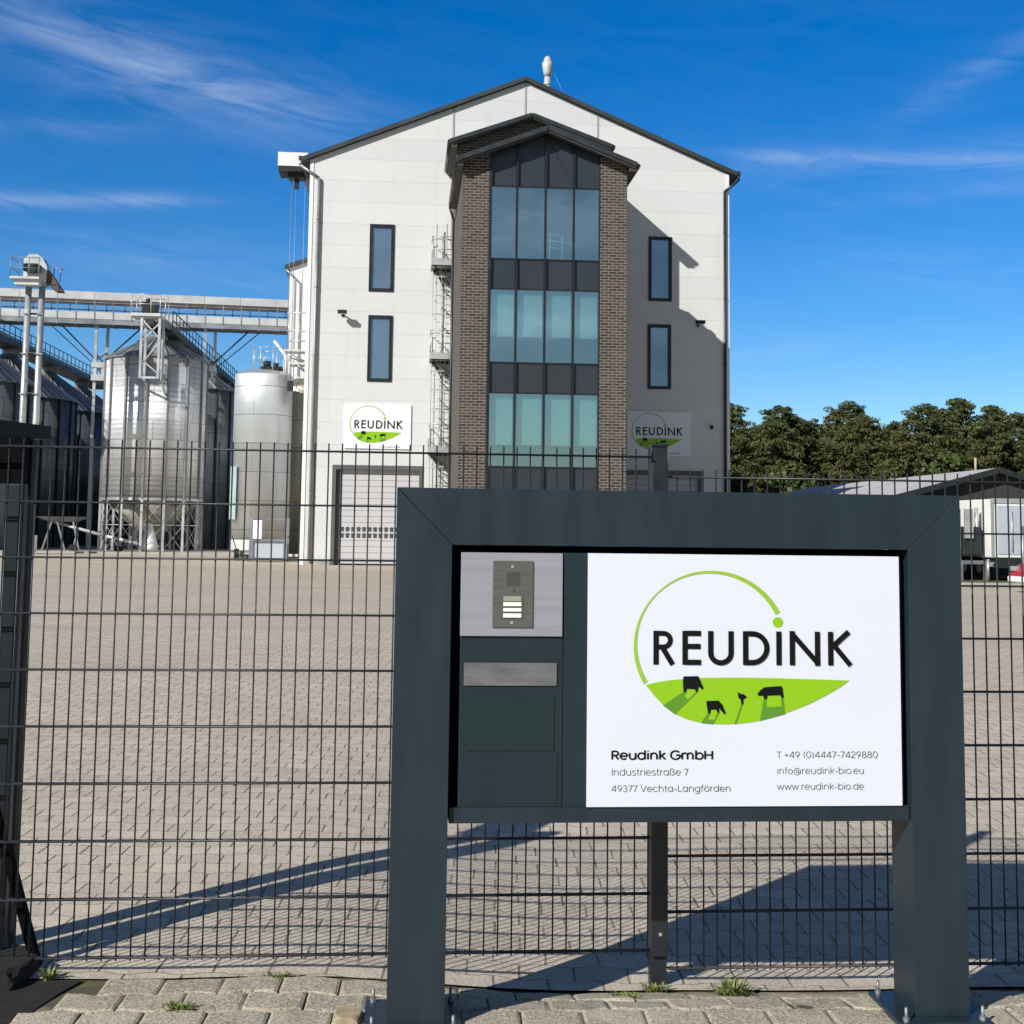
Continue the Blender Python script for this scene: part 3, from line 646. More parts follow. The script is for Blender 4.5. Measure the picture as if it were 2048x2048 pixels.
q = MB(); q.beam((-1.80, 5.02, 1.80), (-1.46, 5.19, 1.76), .05, .06); q.beam((-1.80, 5.0, 1.70), (-1.46, 5.17, 1.90), .02, .02); q.build('cross_arm', ZINCD, gp)
br = MB(); br.beam((-1.495, 4.94, .72), (-1.275, 4.94, -.01), .028, .045, (0, 1, 0)); br.box(-1.52, -1.48, 4.93, 4.965, .66, .78); br.build('brace', BLACK, gp)

# ------------------------------------------------------------------ small ground things
def tuft(name, label, x, y, s_, n, spread=.05, seed=1, flat_=1.0):
    r = random.Random(seed); m = MB(); z = gz(x, y)
    for i in range(n):
        a = r.uniform(0, 2*PI); d_ = r.uniform(0, spread); L = s_*r.uniform(.4, 1); le = r.uniform(.2, 1.1)*flat_
        bx, by = x+math.cos(a)*d_, y+math.sin(a)*d_*.6; w = r.uniform(.0015, .004)*(1+s_*4)
        a2 = a+r.uniform(-.6, .6); px_, py_ = math.cos(a2)*L*le, math.sin(a2)*L*le; nx, ny = -math.sin(a2)*w, math.cos(a2)*w
        m.add([(bx-nx, by-ny, z-.003), (bx+nx, by+ny, z-.003), (bx+px_*.5+nx, by+py_*.5+ny, z+L*.6), (bx+px_*.5-nx, by+py_*.5-ny, z+L*.6), (bx+px_, by+py_, z+L*(1-.35*le))],
              [(0, 1, 2, 3), (3, 2, 4)])
    o = m.build(name, WEED, None, recalc=False); tag(o, label, 'weed', 'weeds growing in the paving joints')
tuft('weed_tuft', 'green grass tuft growing to the right of the middle fence post foot', 1.19, 4.70, .07, 120, .06, 3, 1.3)
tuft('weed_tuft', 'low yellow green weed in the pavement left of the sign, furthest from any post', -.71, 4.50, .018, 90, .055, 4, 2.2)
tuft('weed_tuft', 'small bright green weed at the foot of the black gate brace', -1.20, 4.80, .05, 70, .02, 5)
tuft('weed_tuft', 'thin upright weed touching the foot of the middle fence post', .93, 4.80, .03, 60, .05, 6, 1.5)
tuft('weed_tuft', 'dry flat yellowish weed in the paving joint left of the middle fence post foot', .80, 4.66, .018, 90, .05, 8, 2.2)
tuft('weed_tuft', 'tiny weed in the seam line under the fence left of the sign', -.40, 4.795, .02, 40, .06, 9, 1.6)
def stone(name, label, c, sz, seed, mat=SANDST):
    r = random.Random(seed); bm_ = bmesh.new(); bmesh.ops.create_icosphere(bm_, subdivisions=3, radius=1)
    for v in bm_.verts:
        k = 1+.16*math.sin(3*v.co.x+seed)+.12*math.sin(5*v.co.y+2*v.co.z)+r.uniform(-.05, .05)
        v.co = Vector((max(-.8, min(.8, v.co.x*k))*sz[0], max(-.75, min(.75, v.co.y*k))*sz[1], max(-.7, min(.55, v.co.z*k))*sz[2]))
    me = bpy.data.meshes.new(name); bm_.to_mesh(me); bm_.free(); me.materials.append(mat)
    o = bpy.data.objects.new(name, me); COL.objects.link(o); o.location = c; tag(o, label, 'stone'); return o
stone('paving_stone', 'broken sandy brown paving stone at the foot of the left sign post', (-.145, 4.365, .012), (.052, .075, .03), 3)
stone('rubble_stone', 'dark weathered stone lump by the black brace at the left edge', (-1.34, 4.84, .02), (.10, .20, .07), 9, SOIL)
m = MB(); m.add([(-1.62, 4.40, -.004), (-1.20, 4.40, -.004), (-1.13, 4.66, -.004), (-1.08, 4.797, -.004), (-1.62, 4.797, -.004)], [tuple(range(5))])
tag(m.build('soil_gap', SOIL), kind='structure')

# ------------------------------------------------------------------ mill building
YF = 56.5; X0, X1 = -4.43, 14.30; ZE = 17.72; XP = 5.03; ZP = 21.62
mill = thing('mill_building', 'tall white gabled mill building with dark roof edge and tall narrow windows behind the yard', 'building', (5, YF, 0))
WL = [(-1.74, -.70, 11.94, 14.89), (-1.72, -.70, 7.97, 10.84)]
WR = [(10.66, 11.67, 11.84, 14.72), (10.63, 11.64, 7.90, 10.75)]
DL = (-3.10, .74, 0, 4.21); DR = (9.22, 13.06, 0, 4.19)
holes = WL+WR+[DL, DR]
def holed_wall(x0, x1, z0, z1, Y, holes, depth=.35):
    m = MB(); xs_ = sorted({x0, x1} | {h[0] for h in holes} | {h[1] for h in holes}); zs = sorted({z0, z1} | {h[2] for h in holes} | {h[3] for h in holes})
    for a, b in zip(xs_, xs_[1:]):
        for c, d_ in zip(zs, zs[1:]):
            mx_, mz = (a+b)/2, (c+d_)/2
            if any(h[0] < mx_ < h[1] and h[2] < mz < h[3] for h in holes): continue
            m.add([(a, Y, c), (b, Y, c), (b, Y, d_), (a, Y, d_)], [(0, 1, 2, 3)])
    for h in holes:
        a, b, c, d_ = h; e = Y+depth
        m.add([(a, Y, c), (a, e, c), (a, e, d_), (a, Y, d_)], [(0, 1, 2, 3)]); m.add([(b, Y, c), (b, e, c), (b, e, d_), (b, Y, d_)], [(3, 2, 1, 0)])
        m.add([(a, Y, d_), (b, Y, d_), (b, e, d_), (a, e, d_)], [(3, 2, 1, 0)]); m.add([(a, Y, c), (b, Y, c), (b, e, c), (a, e, c)], [(0, 1, 2, 3)])
    return m
w = holed_wall(X0, X1, 0, ZE, YF, holes)
w.add([(X0, YF, ZE), (X1, YF, ZE), (XP, YF, ZP)], [(0, 1, 2)])
w.add([(X0, YF, 0), (X0, 92, 0), (X0, 92, ZE), (X0, YF, ZE)], [(0, 1, 2, 3)]); w.add([(X1, YF, 0), (X1, 92, 0), (X1, 92, ZE), (X1, YF, ZE)], [(3, 2, 1, 0)])
w.add([(X0, 92, 0), (X1, 92, 0), (X1, 92, ZE), (XP, 92, ZP), (X0, 92, ZE)], [(4, 3, 2, 1, 0)])
w.build('wall', FACADE, mill, recalc=False)
q = MB(); th = .19; sl = (ZP-ZE)/(XP-X0); sr = (ZP-ZE)/(X1-XP); oh = .34
pts = [(X0-oh, ZE-oh*sl+.02), (XP, ZP+.02), (X1+oh, ZE-oh*sr+.02), (X1+oh, ZE-oh*sr+th+.02), (XP, ZP+th+.02), (X0-oh, ZE-oh*sl+th+.02)]
q.prism(pts, YF-.22, 92.3); roof = q.build('roof', ROOFD, mill)
for xa, s_ in ((X0-oh, -1), (X1+oh, 1)):
    g = MB(); zg = ZE-oh*sl+.10
    g.box(xa-.16 if s_ < 0 else xa+.003, xa-.003 if s_ < 0 else xa+.16, YF-.20, 92, zg-.04, zg+.14); g.build('gutter', GUTTER, roof)
for x in (1.83, 5.035, 8.31):
    z1 = ZP-abs(x-XP)*((ZP-ZE)/(XP-X0))-.02
    q = MB(); q.box(x-.045, x+.045, YF-.025, YF-.002, 14.0 if x != 5.035 else 18.0, z1); q.build('joint_cover', simple('grey_joint_profile', (.38, .38, .38), .5), mill)
q = MB(); q.box(X0-.004, X0+.16, YF-.03, YF-.002, 0, ZE-.02); q.build('corner_profile', WHITEP, mill)
q = MB(); q.box(X1-.12, X1+.004, YF-.03, YF-.002, 0, ZE-.02); q.build('corner_profile', WHITEP, mill)
q = MB(); q.box(X0, -3.16, YF-.02, YF-.002, -.02, .22); q.box(.80, 9.1, YF-.02, YF-.002, -.02, .22); q.build('plinth', CONC, mill)
def downpipe(x, sx_, mat):
    q = MB(); xe = (X0-oh-.08) if sx_ < 0 else (X1+oh+.08)
    q.path([(xe, YF-.12, ZE-.08), (xe, YF-.12, ZE-.30), (x, YF-.12, ZE-.85), (x, YF-.12, .15)], .065, 10)
    for z in (3, 6, 9, 12, 15): q.cyl((x, YF-.12, z), (x, YF-.12, z+.05), .08, n=10); q.box(x-.02, x+.02, YF-.12, YF-.001, z, z+.03)
    q.build('downpipe', mat, mill)
downpipe(-4.03, -1, PIPEZ); downpipe(14.08, 1, GUTTER)
for a, b, c, d_ in WL+WR:
    f = MB(); t_ = .115; y0, y1 = YF-.05, YF+.10
    f.box(a-.02, a+t_, y0, y1, c-.02, d_+.02); f.box(b-t_, b+.02, y0, y1, c-.02, d_+.02); f.box(a+t_, b-t_, y0, y1, d_-t_, d_+.02); f.box(a+t_, b-t_, y0, y1, c-.02, c+t_)
    fo = f.build('window', FRAMEB, mill)
    g = MB(); g.box(a+t_-.004, b-t_+.004, YF+.03, YF+.06, c+t_-.004, d_-t_+.004); g.build('pane', GLASS_DK, fo)
LAM = None
def door_mat():
    m_, t, p = new_mat('ribbed_roller_door')
    g = N(t, 'ShaderNodeNewGeometry'); sx = N(t, 'ShaderNodeSeparateXYZ'); t.links.new(g.outputs['Position'], sx.inputs[0])
    fr = mth(t, 'FRACT', mth(t, 'DIVIDE', sx.outputs[2], .26)); l = mth(t, 'LESS_THAN', fr, .12)
    t.links.new(mixc(t, l, (.52, .52, .53), (.26, .26, .27)), p.inputs['Base Color']); setc(p, 'Roughness', .5)
    return m_
ROLL = door_mat()
for a, b, c, d_ in (DL, DR):
    f = MB(); f.box(a-.03, a+.13, YF-.05, YF+.3, 0, d_+.09); f.box(b-.13, b+.03, YF-.05, YF+.3, 0, d_+.09); f.box(a+.13, b-.13, YF-.05, YF+.3, d_-.10, d_+.09)
    f.box(a+.131, a+.32, YF+.12, YF+.3, 0, d_-.1)
    fo = f.build('door_frame', DOORG, mill)
    g = MB(); g.box(a+.3, b-.13, YF+.20, YF+.26, .0, d_-.1); ro = g.build('roller_door', ROLL, mill)
    g = MB(); 
    nx = 14; ww = (b-.13-a-.4)/nx
    for i in range(nx):
        for k in range(2):
            xx = a+.36+i*ww; zz = 1.18+k*.27
            g.box(xx, xx+ww*.62, YF+.185, YF+.20, zz, zz+.19)
    g.build('window_row', simple('smoky_door_window', (.07, .08, .09), .2), ro)
    g = MB(); g.box(a+.3, b-.13, YF+.19, YF+.27, .0, .07); g.build('bottom_seal', RUBBER, ro)
# chimney on the roof
q = MB(); q.cyl((6.39, 60, 20.6), (6.39, 60, 23.3), .15, n=16); q.cyl((6.39, 60, 22.75), (6.39, 60, 22.85), .175, n=16)
q.lathe(6.39, 60, [(.155, 23.15), (.20, 23.35), (.25, 23.6), (.26, 23.85), (.20, 23.87), (.17, 24.05), (.09, 24.16)], 20); vs_ = q.build('vent_stack', ZINCB, mill)
q = MB(); q.cyl((6.45, 60, 23.9), (8.0, 60, 20.6), .008, n=5); q.build('stay_wire', ZINCD, vs_)
for x in (3.5, 8.3, 12.5):
    z = ZP-abs(x-XP)*.40+.2
    q = MB(); q.cyl((x, 58, z-.2), (x, 58, z+.38), .02, n=6); q.cyl((x, 58, z+.36), (x, 58, z+.42), .05, n=8); q.build('lightning_rod', ZINC, roof)
# hoist housing at upper left
q = MB(); q.box(-5.93, -4.62, 57.3, 58.6, 17.63, 18.25); ho = q.build('hoist_housing', WHITEP, mill)
q = MB(); q.box(-5.90, -4.62, 57.32, 58.58, 17.40, 17.63); q.box(-5.5, -4.8, 57.6, 58.3, 17.2, 17.4); q.box(-5.22, -5.02, 57.8, 58.0, 16.75, 17.25); q.build('hoist_trolley', DARKM, mill)
q = MB()
for x in (-5.35, -5.15, -4.75): q.cyl((x, 57.9, 17.3), (x, 57.9, 8), .012, n=5)
q.build('hoist_rope', ZINCD, mill)
q = MB(); q.box(-5.28, -5.02, 57.8, 58.0, 7.6, 8.05); q.build('hoist_hook_block', DARKM, mill)
# rear wing
q = MB(); q.prism([(-6.70, 0), (X0-.01, 0), (X0-.01, 17.0), (-6.70, 16.15)], 73, 91.9); q.build('rear_wing', FACADE, mill)
q = MB(); q.prism([(-6.98, 16.05), (X0-.01, 17.01), (X0-.01, 17.22), (-6.98, 16.28)], 72.8, 92); q.build('rear_wing_roof', ROOFD, mill)
q = MB(); q.path([(-6.9, 72.7, 16.0), (-6.35, 72.7, 15.5), (-6.35, 72.7, .2)], .06, 8); q.build('downpipe', PIPEZ, mill)

# wall lamps
def lamp(x, z, label):
    t_ = thing('wall_lamp', label, 'lamp', (x, YF, z), group='floodlights on the facade')
    q = MB(); q.box(x-.06, x+.06, YF-.05, YF-.003, z-.08, z+.08); q.build('mount', DARKM, t_)
    q = MB(); q.beam((x, YF-.05, z), (x+.02, YF-.38, z+.10), .05, .05); q.build('arm', DARKM, t_)
    q = MB(); q.box(x-.20, x+.20, YF-.62, YF-.36, z-.03, z+.12); q.build('housing', DARKM, t_, bevel=.02)
    q = MB(); q.box(x-.17, x+.17, YF-.60, YF-.40, z-.045, z-.031); q.build('lamp_glass', LENS, t_)
lamp(-2.85, 10.85, 'dark floodlight on the sunlit facade left of the lower narrow window'); lamp(12.88, 10.80, 'dark floodlight on the shaded facade right of the lower narrow window')
q = MB(); q.box(13.42, 13.54, YF-.14, YF-.003, 6.15, 6.30); q.cyl((13.48, YF-.14, 6.22), (13.48, YF-.2, 6.2), .04, n=8); tag(q.build('camera_box', DARKM), 'tiny dark security camera on the shaded facade beside the right wall sign', 'camera')

# wall signs
def wall_sign(x0, x1, z0, z1, label):
    t_ = thing('wall_sign', label, 'sign', ((x0+x1)/2, YF, z0), group='company boards on the facade')
    q = MB(); q.box(x0, x1, YF-.06, YF-.003, z0, z1); bo = q.build('sign_board', simple('white_wall_board', (.80, .82, .85), .35, 0, .01), t_)
    sc = (x1-x0)/1560.
    def P(u, v): return (x0+(u-190)*sc, z1-(v-135)*sc)
    logo(bo, P, YF-.066, .004)
    a = P(1010, 1160); b = P(1500, 1115)
    text_mb('www.reudink-bio.de', a[0], a[1], b[0]-a[0], (b[1]-a[1])*.8, YF-.066).build('lettering', GREYINK, bo, recalc=False)
wall_sign(-2.64, .21, 5.02, 6.95, 'white company board with green emblem on the sunlit wall above the left roller door')
wall_sign(9.69, 12.53, 4.92, 6.88, 'white company board with green emblem on the shaded wall right of the brick tower')

# ------------------------------------------------------------------ stair tower
tw = thing('stair_tower', 'brown brick stair tower with dark gable and glass front, joined to the white mill', 'tower', (4.93, 46.3, 0))
TX0, TX1 = 1.88, 7.92; TP = 4.93; YT = 46.3; YB = 52.4
GX0, GX1 = 2.845, 6.94; GT = 14.09
slp = .385; ZTE = 16.08-(TP-TX0)*slp       # underside of the roof at the outer wall
def zr(x): return 16.08-abs(x-TP)*slp
q = MB()
q.prism([(TX0, 0), (GX0, 0), (GX0, zr(GX0)), (TX0, zr(TX0))], YT, YT+.36)
q.prism([(GX1, 0), (TX1, 0), (TX1, zr(TX1)), (GX1, zr(GX1))], YT, YT+.36)
q.box(TX0, TX0+.3, YT+.36, YF-.01, 0, zr(TX0)); q.box(TX1-.3, TX1, YT+.36, YF-.01, 0, zr(TX1))
q.build('brick_wall', BRICK, tw)
# taller rear part
def zb(x): return 18.56-abs(x-TP)*.365
q = MB(); q.prism([(TX0-.02, ZTE-.4), (TX1+.02, ZTE-.4), (TX1+.02, zb(TX1)), (TP, zb(TP)), (TX0-.02, zb(TX0))], YB, YF-.005); q.build('rear_brick_wall', BRICK, tw)
def roof_gable(zf, x0, x1, y0, y1, th, name):
    q = MB(); q.prism([(x0, zf(x0)+.005), (TP, zf(TP)+.005), (x1, zf(x1)+.005), (x1, zf(x1)+th), (TP, zf(TP)+th+.02), (x0, zf(x0)+th)], y0, y1)
    return q.build(name, ROOFD, tw)
rf = roof_gable(zr, 1.70, 8.18, YT-.45, YB-.02, .12, 'roof')
rb = roof_gable(zb, 1.62, 8.24, YB-.40, YF-.01, .12, 'rear_roof')
for zf, y0, y1, p_ in ((zr, YT-.47, YB-.05, rf), (zb, YB-.42, YF-.05, rb)):      # verge boards and eave gutters
    for xa, xb in (((1.68, TP), (8.20, TP)) if zf is zr else ((1.60, TP), (8.26, TP))):
        v = MB(); v.beam((xa, y0-.03, zf(xa)+.08), (xb, y0-.03, zf(xb)+.08), .055, .17, (0, 0, 1)); v.build('verge_board', GUTTER, p_)
        v = MB(); v.beam((xa+(.05 if xa < 5 else -.05), y0+.10, zf(xa)-.035), (xb, y0+.10, zf(xb)-.035), .20, .07); v.build('soffit_board', SOFF, p_)
    for xa in ((1.64, 8.24) if zf is zr else (1.55, 8.31)):
        v = MB(); v.cyl((xa, y0, zf(1.5)+.10), (xa, y1, zf(1.5)+.10), .095, n=12); v.build('gutter', GUTTER, p_)
for a_, b_ in ((1.66, TX0-.005), (TX1+.005, 8.22)):
    v = MB(); v.box(a_, b_, YT-.42, YB-.05, zr(1.66)-.16, zr(1.66)-.005); v.build('soffit', SOFF, rf)
    v = MB(); v.box(a_-.05 if a_ < 5 else b_-.28, b_-.02 if a_ < 5 else b_+.05, YB-.38, YF-.05, zb(1.6)-.16, zb(1.6)-.005); v.build('soffit', SOFF, rb)
v = MB(); v.path([(1.60, 52.0, 14.85), (1.60, 52.0, 14.6), (1.76, 52.2, 14.2), (1.76, 52.2, .2)], .05, 8); v.build('downpipe', GUTTER, tw)
# curtain wall
mull = [GX0, 3.875, 4.925, 5.965, GX1]
GY = YT+.10
fm = MB()
for i, x in enumerate(mull):
    wdt = .035 if 0 < i < 4 else .05
    zt = zr(x)-.02
    fm.box(x-wdt if i else x, x+wdt if i < 4 else x, GY-.10, GY+.05, 0.0, zt)
rows = [(11.40, GT), (7.60, 10.29), (3.84, 6.50)]
for z in (GT+.0, 11.40, 10.29, 7.60, 6.50, 3.84, 2.73):
    for a, b in zip(mull, mull[1:]):
        fm.box(a+.05, b-.05, GY-.03, GY+.04, z-.025, z+.025)
cw = fm.build('curtain_wall_frame', FRAMEB, tw)
fd = MB(); fd.box(GX0+.001, GX0+.11, YT+.01, GY-.101, 0, zr(GX0+.1)-.03); fd.build('reveal', FRAMEB, tw)
def pane(a, b, z0, z1, mat, name, y=GY):
    q = MB(); q.box(a+.046, b-.046, y, y+.02, z0+.026, z1-.026); return q.build(name, mat, cw)
for ri, (z0, z1) in enumerate(rows):
    for a, b in zip(mull, mull[1:]):
        pane(a, b, z0, z1, CWGLASS, 'glass_pane')
for z0, z1 in ((10.29, 11.40), (6.50, 7.60), (2.73, 3.84)):
    for a, b in zip(mull, mull[1:]): pane(a, b, z0, z1, SPAN, 'spandrel_panel')
for a, b in zip(mull, mull[1:]):
    q = MB(); pa = [(a+.046, GT+.036), (b-.046, GT+.036), (b-.046, zr(b-.046)-.03)] + ([(TP, zr(TP)-.03)] if a < TP < b else []) + [(a+.046, zr(a+.046)-.03)]
    q.prism(pa, GY, GY+.02); q.build('gable_panel', SPAN, cw)
for a, b in zip(mull, mull[1:]): pane(a, b, .05, 2.73, GLASS_DK, 'glass_pane')
# rooms behind the glass
q = MB()
for z in (0.02, 3.0, 6.7, 10.4, 14.2): q.box(GX0-.3, GX1+.3, GY+.12, GY+4, z, z+.6 if z < 14 else z+.25)
q.box(GX0-.3, GX1+.3, GY+4, GY+4.1, 0, 14.5); q.build('interior', INTERIOR, tw)
for z0, z1 in rows[1:]:
    for i, (a, b) in enumerate(zip(mull, mull[1:])):
        q = MB(); zz = z0+(.36 if z0 > 7 else .30)*(z1-z0)
        q.box(a+.10, b-.07, GY+.16, GY+.17, zz, z1); q.build('roller_blind', BLIND, tw)
q = MB(); q.cyl((5.2, GY+1, 12.6), (6.2, GY+1.6, 12.6), .03); q.cyl((5.25, GY+1, 12.35), (6.5, GY+1.8, 12.35), .03); q.cyl((5.2, GY+1, 12.1), (6.2, GY+1.6, 12.1), .03)
for x in (5.2, 5.7, 6.2): q.cyl((x, GY+1.0+(x-5.2)*.6, 11.0), (x, GY+1.0+(x-5.2)*.6, 12.6), .03)
q.build('stair_railing', INTW, tw)
q = MB(); q.lathe(3.12, GY+.6, [(.12, 11.2), (.12, 11.6), (.05, 11.75), (.03, 11.8)], 10); q.build('indoor_ornament', INTW, tw)

# ------------------------------------------------------------------ access ladder
la = thing('access_ladder', 'galvanised emergency ladder with three railed landings on the white wall left of the brick tower', 'ladder', (1.45, 56, 0))
q = MB()
for x in (1.18, 1.62): q.cyl((x, 56.15, .3), (x, 56.15, 14.95), .028, n=6)
q.build('side_rails', ZINC, la)
z = .5
while z < 14.0: q = MB(); q.cyl((1.18, 56.15, z), (1.62, 56.15, z), .014, n=5); q.build('rung', ZINC, la); z += .28
q = MB(); z = 2.6
while z < 14.6:
    if not any(abs(z-p) < .35 or 0 < z-p < .9 for p in (4.9, 8.92, 12.98)):
        pts = [(1.05, 56.10, z), (1.02, 55.55, z), (1.22, 55.35, z), (1.62, 55.35, z), (1.80, 55.55, z), (1.76, 56.1, z)]
        for a, b in zip(pts, pts[1:]): q.beam(a, b, .018, .055)
    z += .82
for x, y in ((1.03, 55.6), (1.40, 55.34), (1.79, 55.6)): q.cyl((x, y, 2.6), (x, y, 14.2), .012, n=5)
q.build('safety_cage', ZINC, la)
for z in (4.9, 8.92, 12.98):
    q = MB(); q.box(.96, 1.86, 54.95, 56.40, z-.05, z); q.box(.95, 1.87, 54.93, 54.955, z-.12, z+.16); q.box(.935, .96, 54.95, 56.4, z-.12, z+.14)
    lo_ = q.build('landing', ZINC, la)
    q = MB()
    for y in (55.0, 56.3):
        q.beam((.99, y, z-.06), (1.84, y, z-.75), .05, .05); q.beam((.97, y, z-.10), (1.84, y, z-.10), .06, .10)
    q.beam((1.05, 54.98, z-.08), (1.5, 56.4, z-.8), .05, .05)
    q.build('landing_brace', DARKM, la)
    q = MB()
    for x, y in ((.97, 54.96), (.97, 55.7), (.97, 56.4), (1.42, 54.96), (1.85, 54.96)): q.cyl((x, y, z), (x, y, z+1.12), .022, n=6)
    for h in (.56, 1.12): q.cyl((.97, 56.4, z+h), (.97, 54.96, z+h), .02, n=6); q.cyl((.97, 54.96, z+h), (1.85, 54.96, z+h), .02, n=6)
    q.build('guard_rail', ZINC, la)

# ------------------------------------------------------------------ silos
def silo(name, label, cx, cy, r, z0, z1, zap, mat, ribs=14, hopper=True, group='silos of the grain store', roofm=None):
    s_ = thing(name, label, 'silo', (cx, cy, 0), group=group)
    q = MB(); q.lathe(cx, cy, [(r, z0), (r, z1)], 56); q.build('shell', mat, s_)
    q = MB(); q.lathe(cx, cy, [(r+.12, z1-.03), (r+.06, z1+.04), (.35, zap-.1), (.35, zap+.15), (.12, zap+.18)], 40, smooth=False); rfo = q.build('roof', roofm or ZINCD, s_)
    q = MB()
    for i in range(ribs*2):
        a = 2*PI*i/(ribs*2)+.05; c, s2 = math.cos(a), math.sin(a)
        q.beam((cx+(r+.12)*c, cy+(r+.12)*s2, z1+.06), (cx+.35*c, cy+.35*s2, zap-.04), .05, .09)
    q.build('roof_ribs', ZINC, rfo)
    q = MB()
    for i in range(ribs):
        a = 2*PI*i/ribs+.1; c, s2 = math.cos(a), math.sin(a); t1, t2 = -s2, c
        x, y = cx+(r+.06)*c, cy+(r+.06)*s2
        q.add([(x-t1*.06-c*.06, y-t2*.06-s2*.06, z0), (x-t1*.06+c*.06, y-t2*.06+s2*.06, z0), (x+t1*.06+c*.06, y+t2*.06+s2*.06, z0), (x+t1*.06-c*.06, y+t2*.06-s2*.06, z0),
               (x-t1*.06-c*.06, y-t2*.06-s2*.06, z1), (x-t1*.06+c*.06, y-t2*.06+s2*.06, z1), (x+t1*.06+c*.06, y+t2*.06+s2*.06, z1), (x+t1*.06-c*.06, y+t2*.06-s2*.06, z1)],
              [(3,2,1,0),(4,5,6,7),(0,1,5,4),(1,2,6,5),(2,3,7,6),(3,0,4,7)])
    q.build('wall_stiffeners', simple('grey_stiffener_profile', (.20, .21, .22), .5, .3, .15, 1) if hopper else DARKM, s_)
    if hopper:
        q = MB(); q.lathe(cx, cy, [(.35, .75), (r-.1, z0+.02)], 40); q.build('hopper', simple('dusty_hopper_sheet', (.34, .32, .28), .5, .4, .15, 1), s_)
        q = MB(); q.lathe(cx, cy, [(r+.09, z0-.10), (r+.09, z0+.06)], 48, caps=False); q.build('ring_beam', ZINC, s_)
        P_ = [(cx+(r+.02)*math.cos(2*PI*i/ribs+.1), cy+(r+.02)*math.sin(2*PI*i/ribs+.1)) for i in range(ribs)]
        for x, y in P_:
            q = MB(); q.box(x-.07, x+.07, y-.07, y+.07, .1, z0); q.build('leg', ZINC, s_)
        q = MB()
        for i in range(ribs):
            a, b = P_[i], P_[(i+1) % ribs]; zm = (z0+.1)/2
            for za, zb_ in ((.15, zm), (zm, z0-.1)):
                q.beam((a[0], a[1], za), (b[0], b[1], zb_), .025, .025); q.beam((a[0], a[1], zb_), (b[0], b[1], za), .025, .025)
            q.beam((a[0], a[1], zm), (b[0], b[1], zm), .04, .05)
        q.build('cross_bracing', ZINC, s_)
    return s_
silo('hopper_silo', 'bright corrugated hopper silo on crossed steel legs, nearest of the ribbed silos', -15.12, 79.85, 2.95, 3.15, 11.5, 13.1, SILOM, 15, True)
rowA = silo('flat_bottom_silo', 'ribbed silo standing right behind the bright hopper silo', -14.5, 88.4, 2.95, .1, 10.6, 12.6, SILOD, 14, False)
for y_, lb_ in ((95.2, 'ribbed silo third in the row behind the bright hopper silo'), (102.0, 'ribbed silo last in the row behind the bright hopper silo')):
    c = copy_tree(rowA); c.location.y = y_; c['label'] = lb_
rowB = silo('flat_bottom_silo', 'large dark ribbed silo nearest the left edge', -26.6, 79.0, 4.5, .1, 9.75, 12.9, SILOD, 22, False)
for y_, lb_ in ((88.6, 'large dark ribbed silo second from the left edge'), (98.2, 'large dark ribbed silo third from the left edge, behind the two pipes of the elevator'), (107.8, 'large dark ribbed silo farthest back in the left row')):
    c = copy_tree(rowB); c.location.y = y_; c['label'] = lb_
# smooth silo next to the mill
s2 = thing('smooth_silo', 'smooth pale steel silo with railing on its top, standing left of the white mill', 'silo', (-7.35, 67.5, 0), group='silos of the grain store')
q = MB(); q.lathe(-7.35, 67.5, [(1.47, .45), (1.47, 9.28), (1.40, 9.42), (1.15, 9.54), (.4, 9.68), (.05, 9.70)], 48); q.build('shell', SILOS_, s2)
q = MB(); q.lathe(-7.35, 67.5, [(1.49, .42), (1.49, .95)], 48, caps=False); q.build('skirt_band', ZINCB, s2)
q = MB()
for a in range(6): q.box(-7.35+1.3*math.cos(a*PI/3+.3)-.1, -7.35+1.3*math.cos(a*PI/3+.3)+.1, 67.5+1.3*math.sin(a*PI/3+.3)-.1, 67.5+1.3*math.sin(a*PI/3+.3)+.1, 0, .45)
q.build('foot', CONC, s2)
q = MB()
for k in range(9):
    a = 2*PI*k/9; x, y = -7.0+.95*math.cos(a), 67.5+.95*math.sin(a); q.cyl((x, y, 9.45), (x, y, 10.75), .022, n=5)
    a2 = 2*PI*(k+1)/9
    for h in (10.2, 10.75): q.cyl((x, y, h), (-7.0+.95*math.cos(a2), 67.5+.95*math.sin(a2), h), .018, n=5)
q.build('top_railing', ZINC, s2)
q = MB(); q.box(-7.55, -6.4, 66.9, 68.1, 9.62, 9.78); q.cyl((-7.2, 67.3, 9.7), (-7.2, 67.3, 10.1), .2, n=10); q.cyl((-6.75, 67.3, 9.7), (-6.75, 67.3, 10.0), .15, n=10); q.build('inlet_hatch', DARKM, s2)
q = MB(); q.cyl((-6.22, 67.0, 9.2), (-6.22, 67.0, 10.4), .12, n=10); q.beam((-6.22, 67.0, 10.35), (-6.9, 67.6, 11.2), .1, .1); q.build('filling_pipe', WHITEP, s2)
q = MB(); q.box(-8.75, -8.45, 66.3, 67.0, 1.95, 4.6); q.build('pale_cladding', simple('pale_cyan_sheet', (.45, .58, .58), .4, .2), s2)
s3 = thing('smooth_silo', 'narrow bronze grey silo squeezed between the smooth silo and the white mill', 'silo', (-5.55, 70.6, 0), group='silos of the grain store')
q = MB(); q.lathe(-5.55, 70.6, [(1.25, .2), (1.25, 9.0), (1.1, 9.3), (.2, 9.7)], 40); q.build('shell', SILOBR, s3)
q = MB()
for k in range(12): q.box(-4.95, -4.55, 69.2, 69.4, 3.5+.45*k, 3.62+.45*k)
q.box(-5.0, -4.94, 69.2, 69.4, 1.5, 9.3); q.box(-4.56, -4.50, 69.2, 69.4, 1.5, 9.3); q.build('cable_ladder', DARKM, s3)

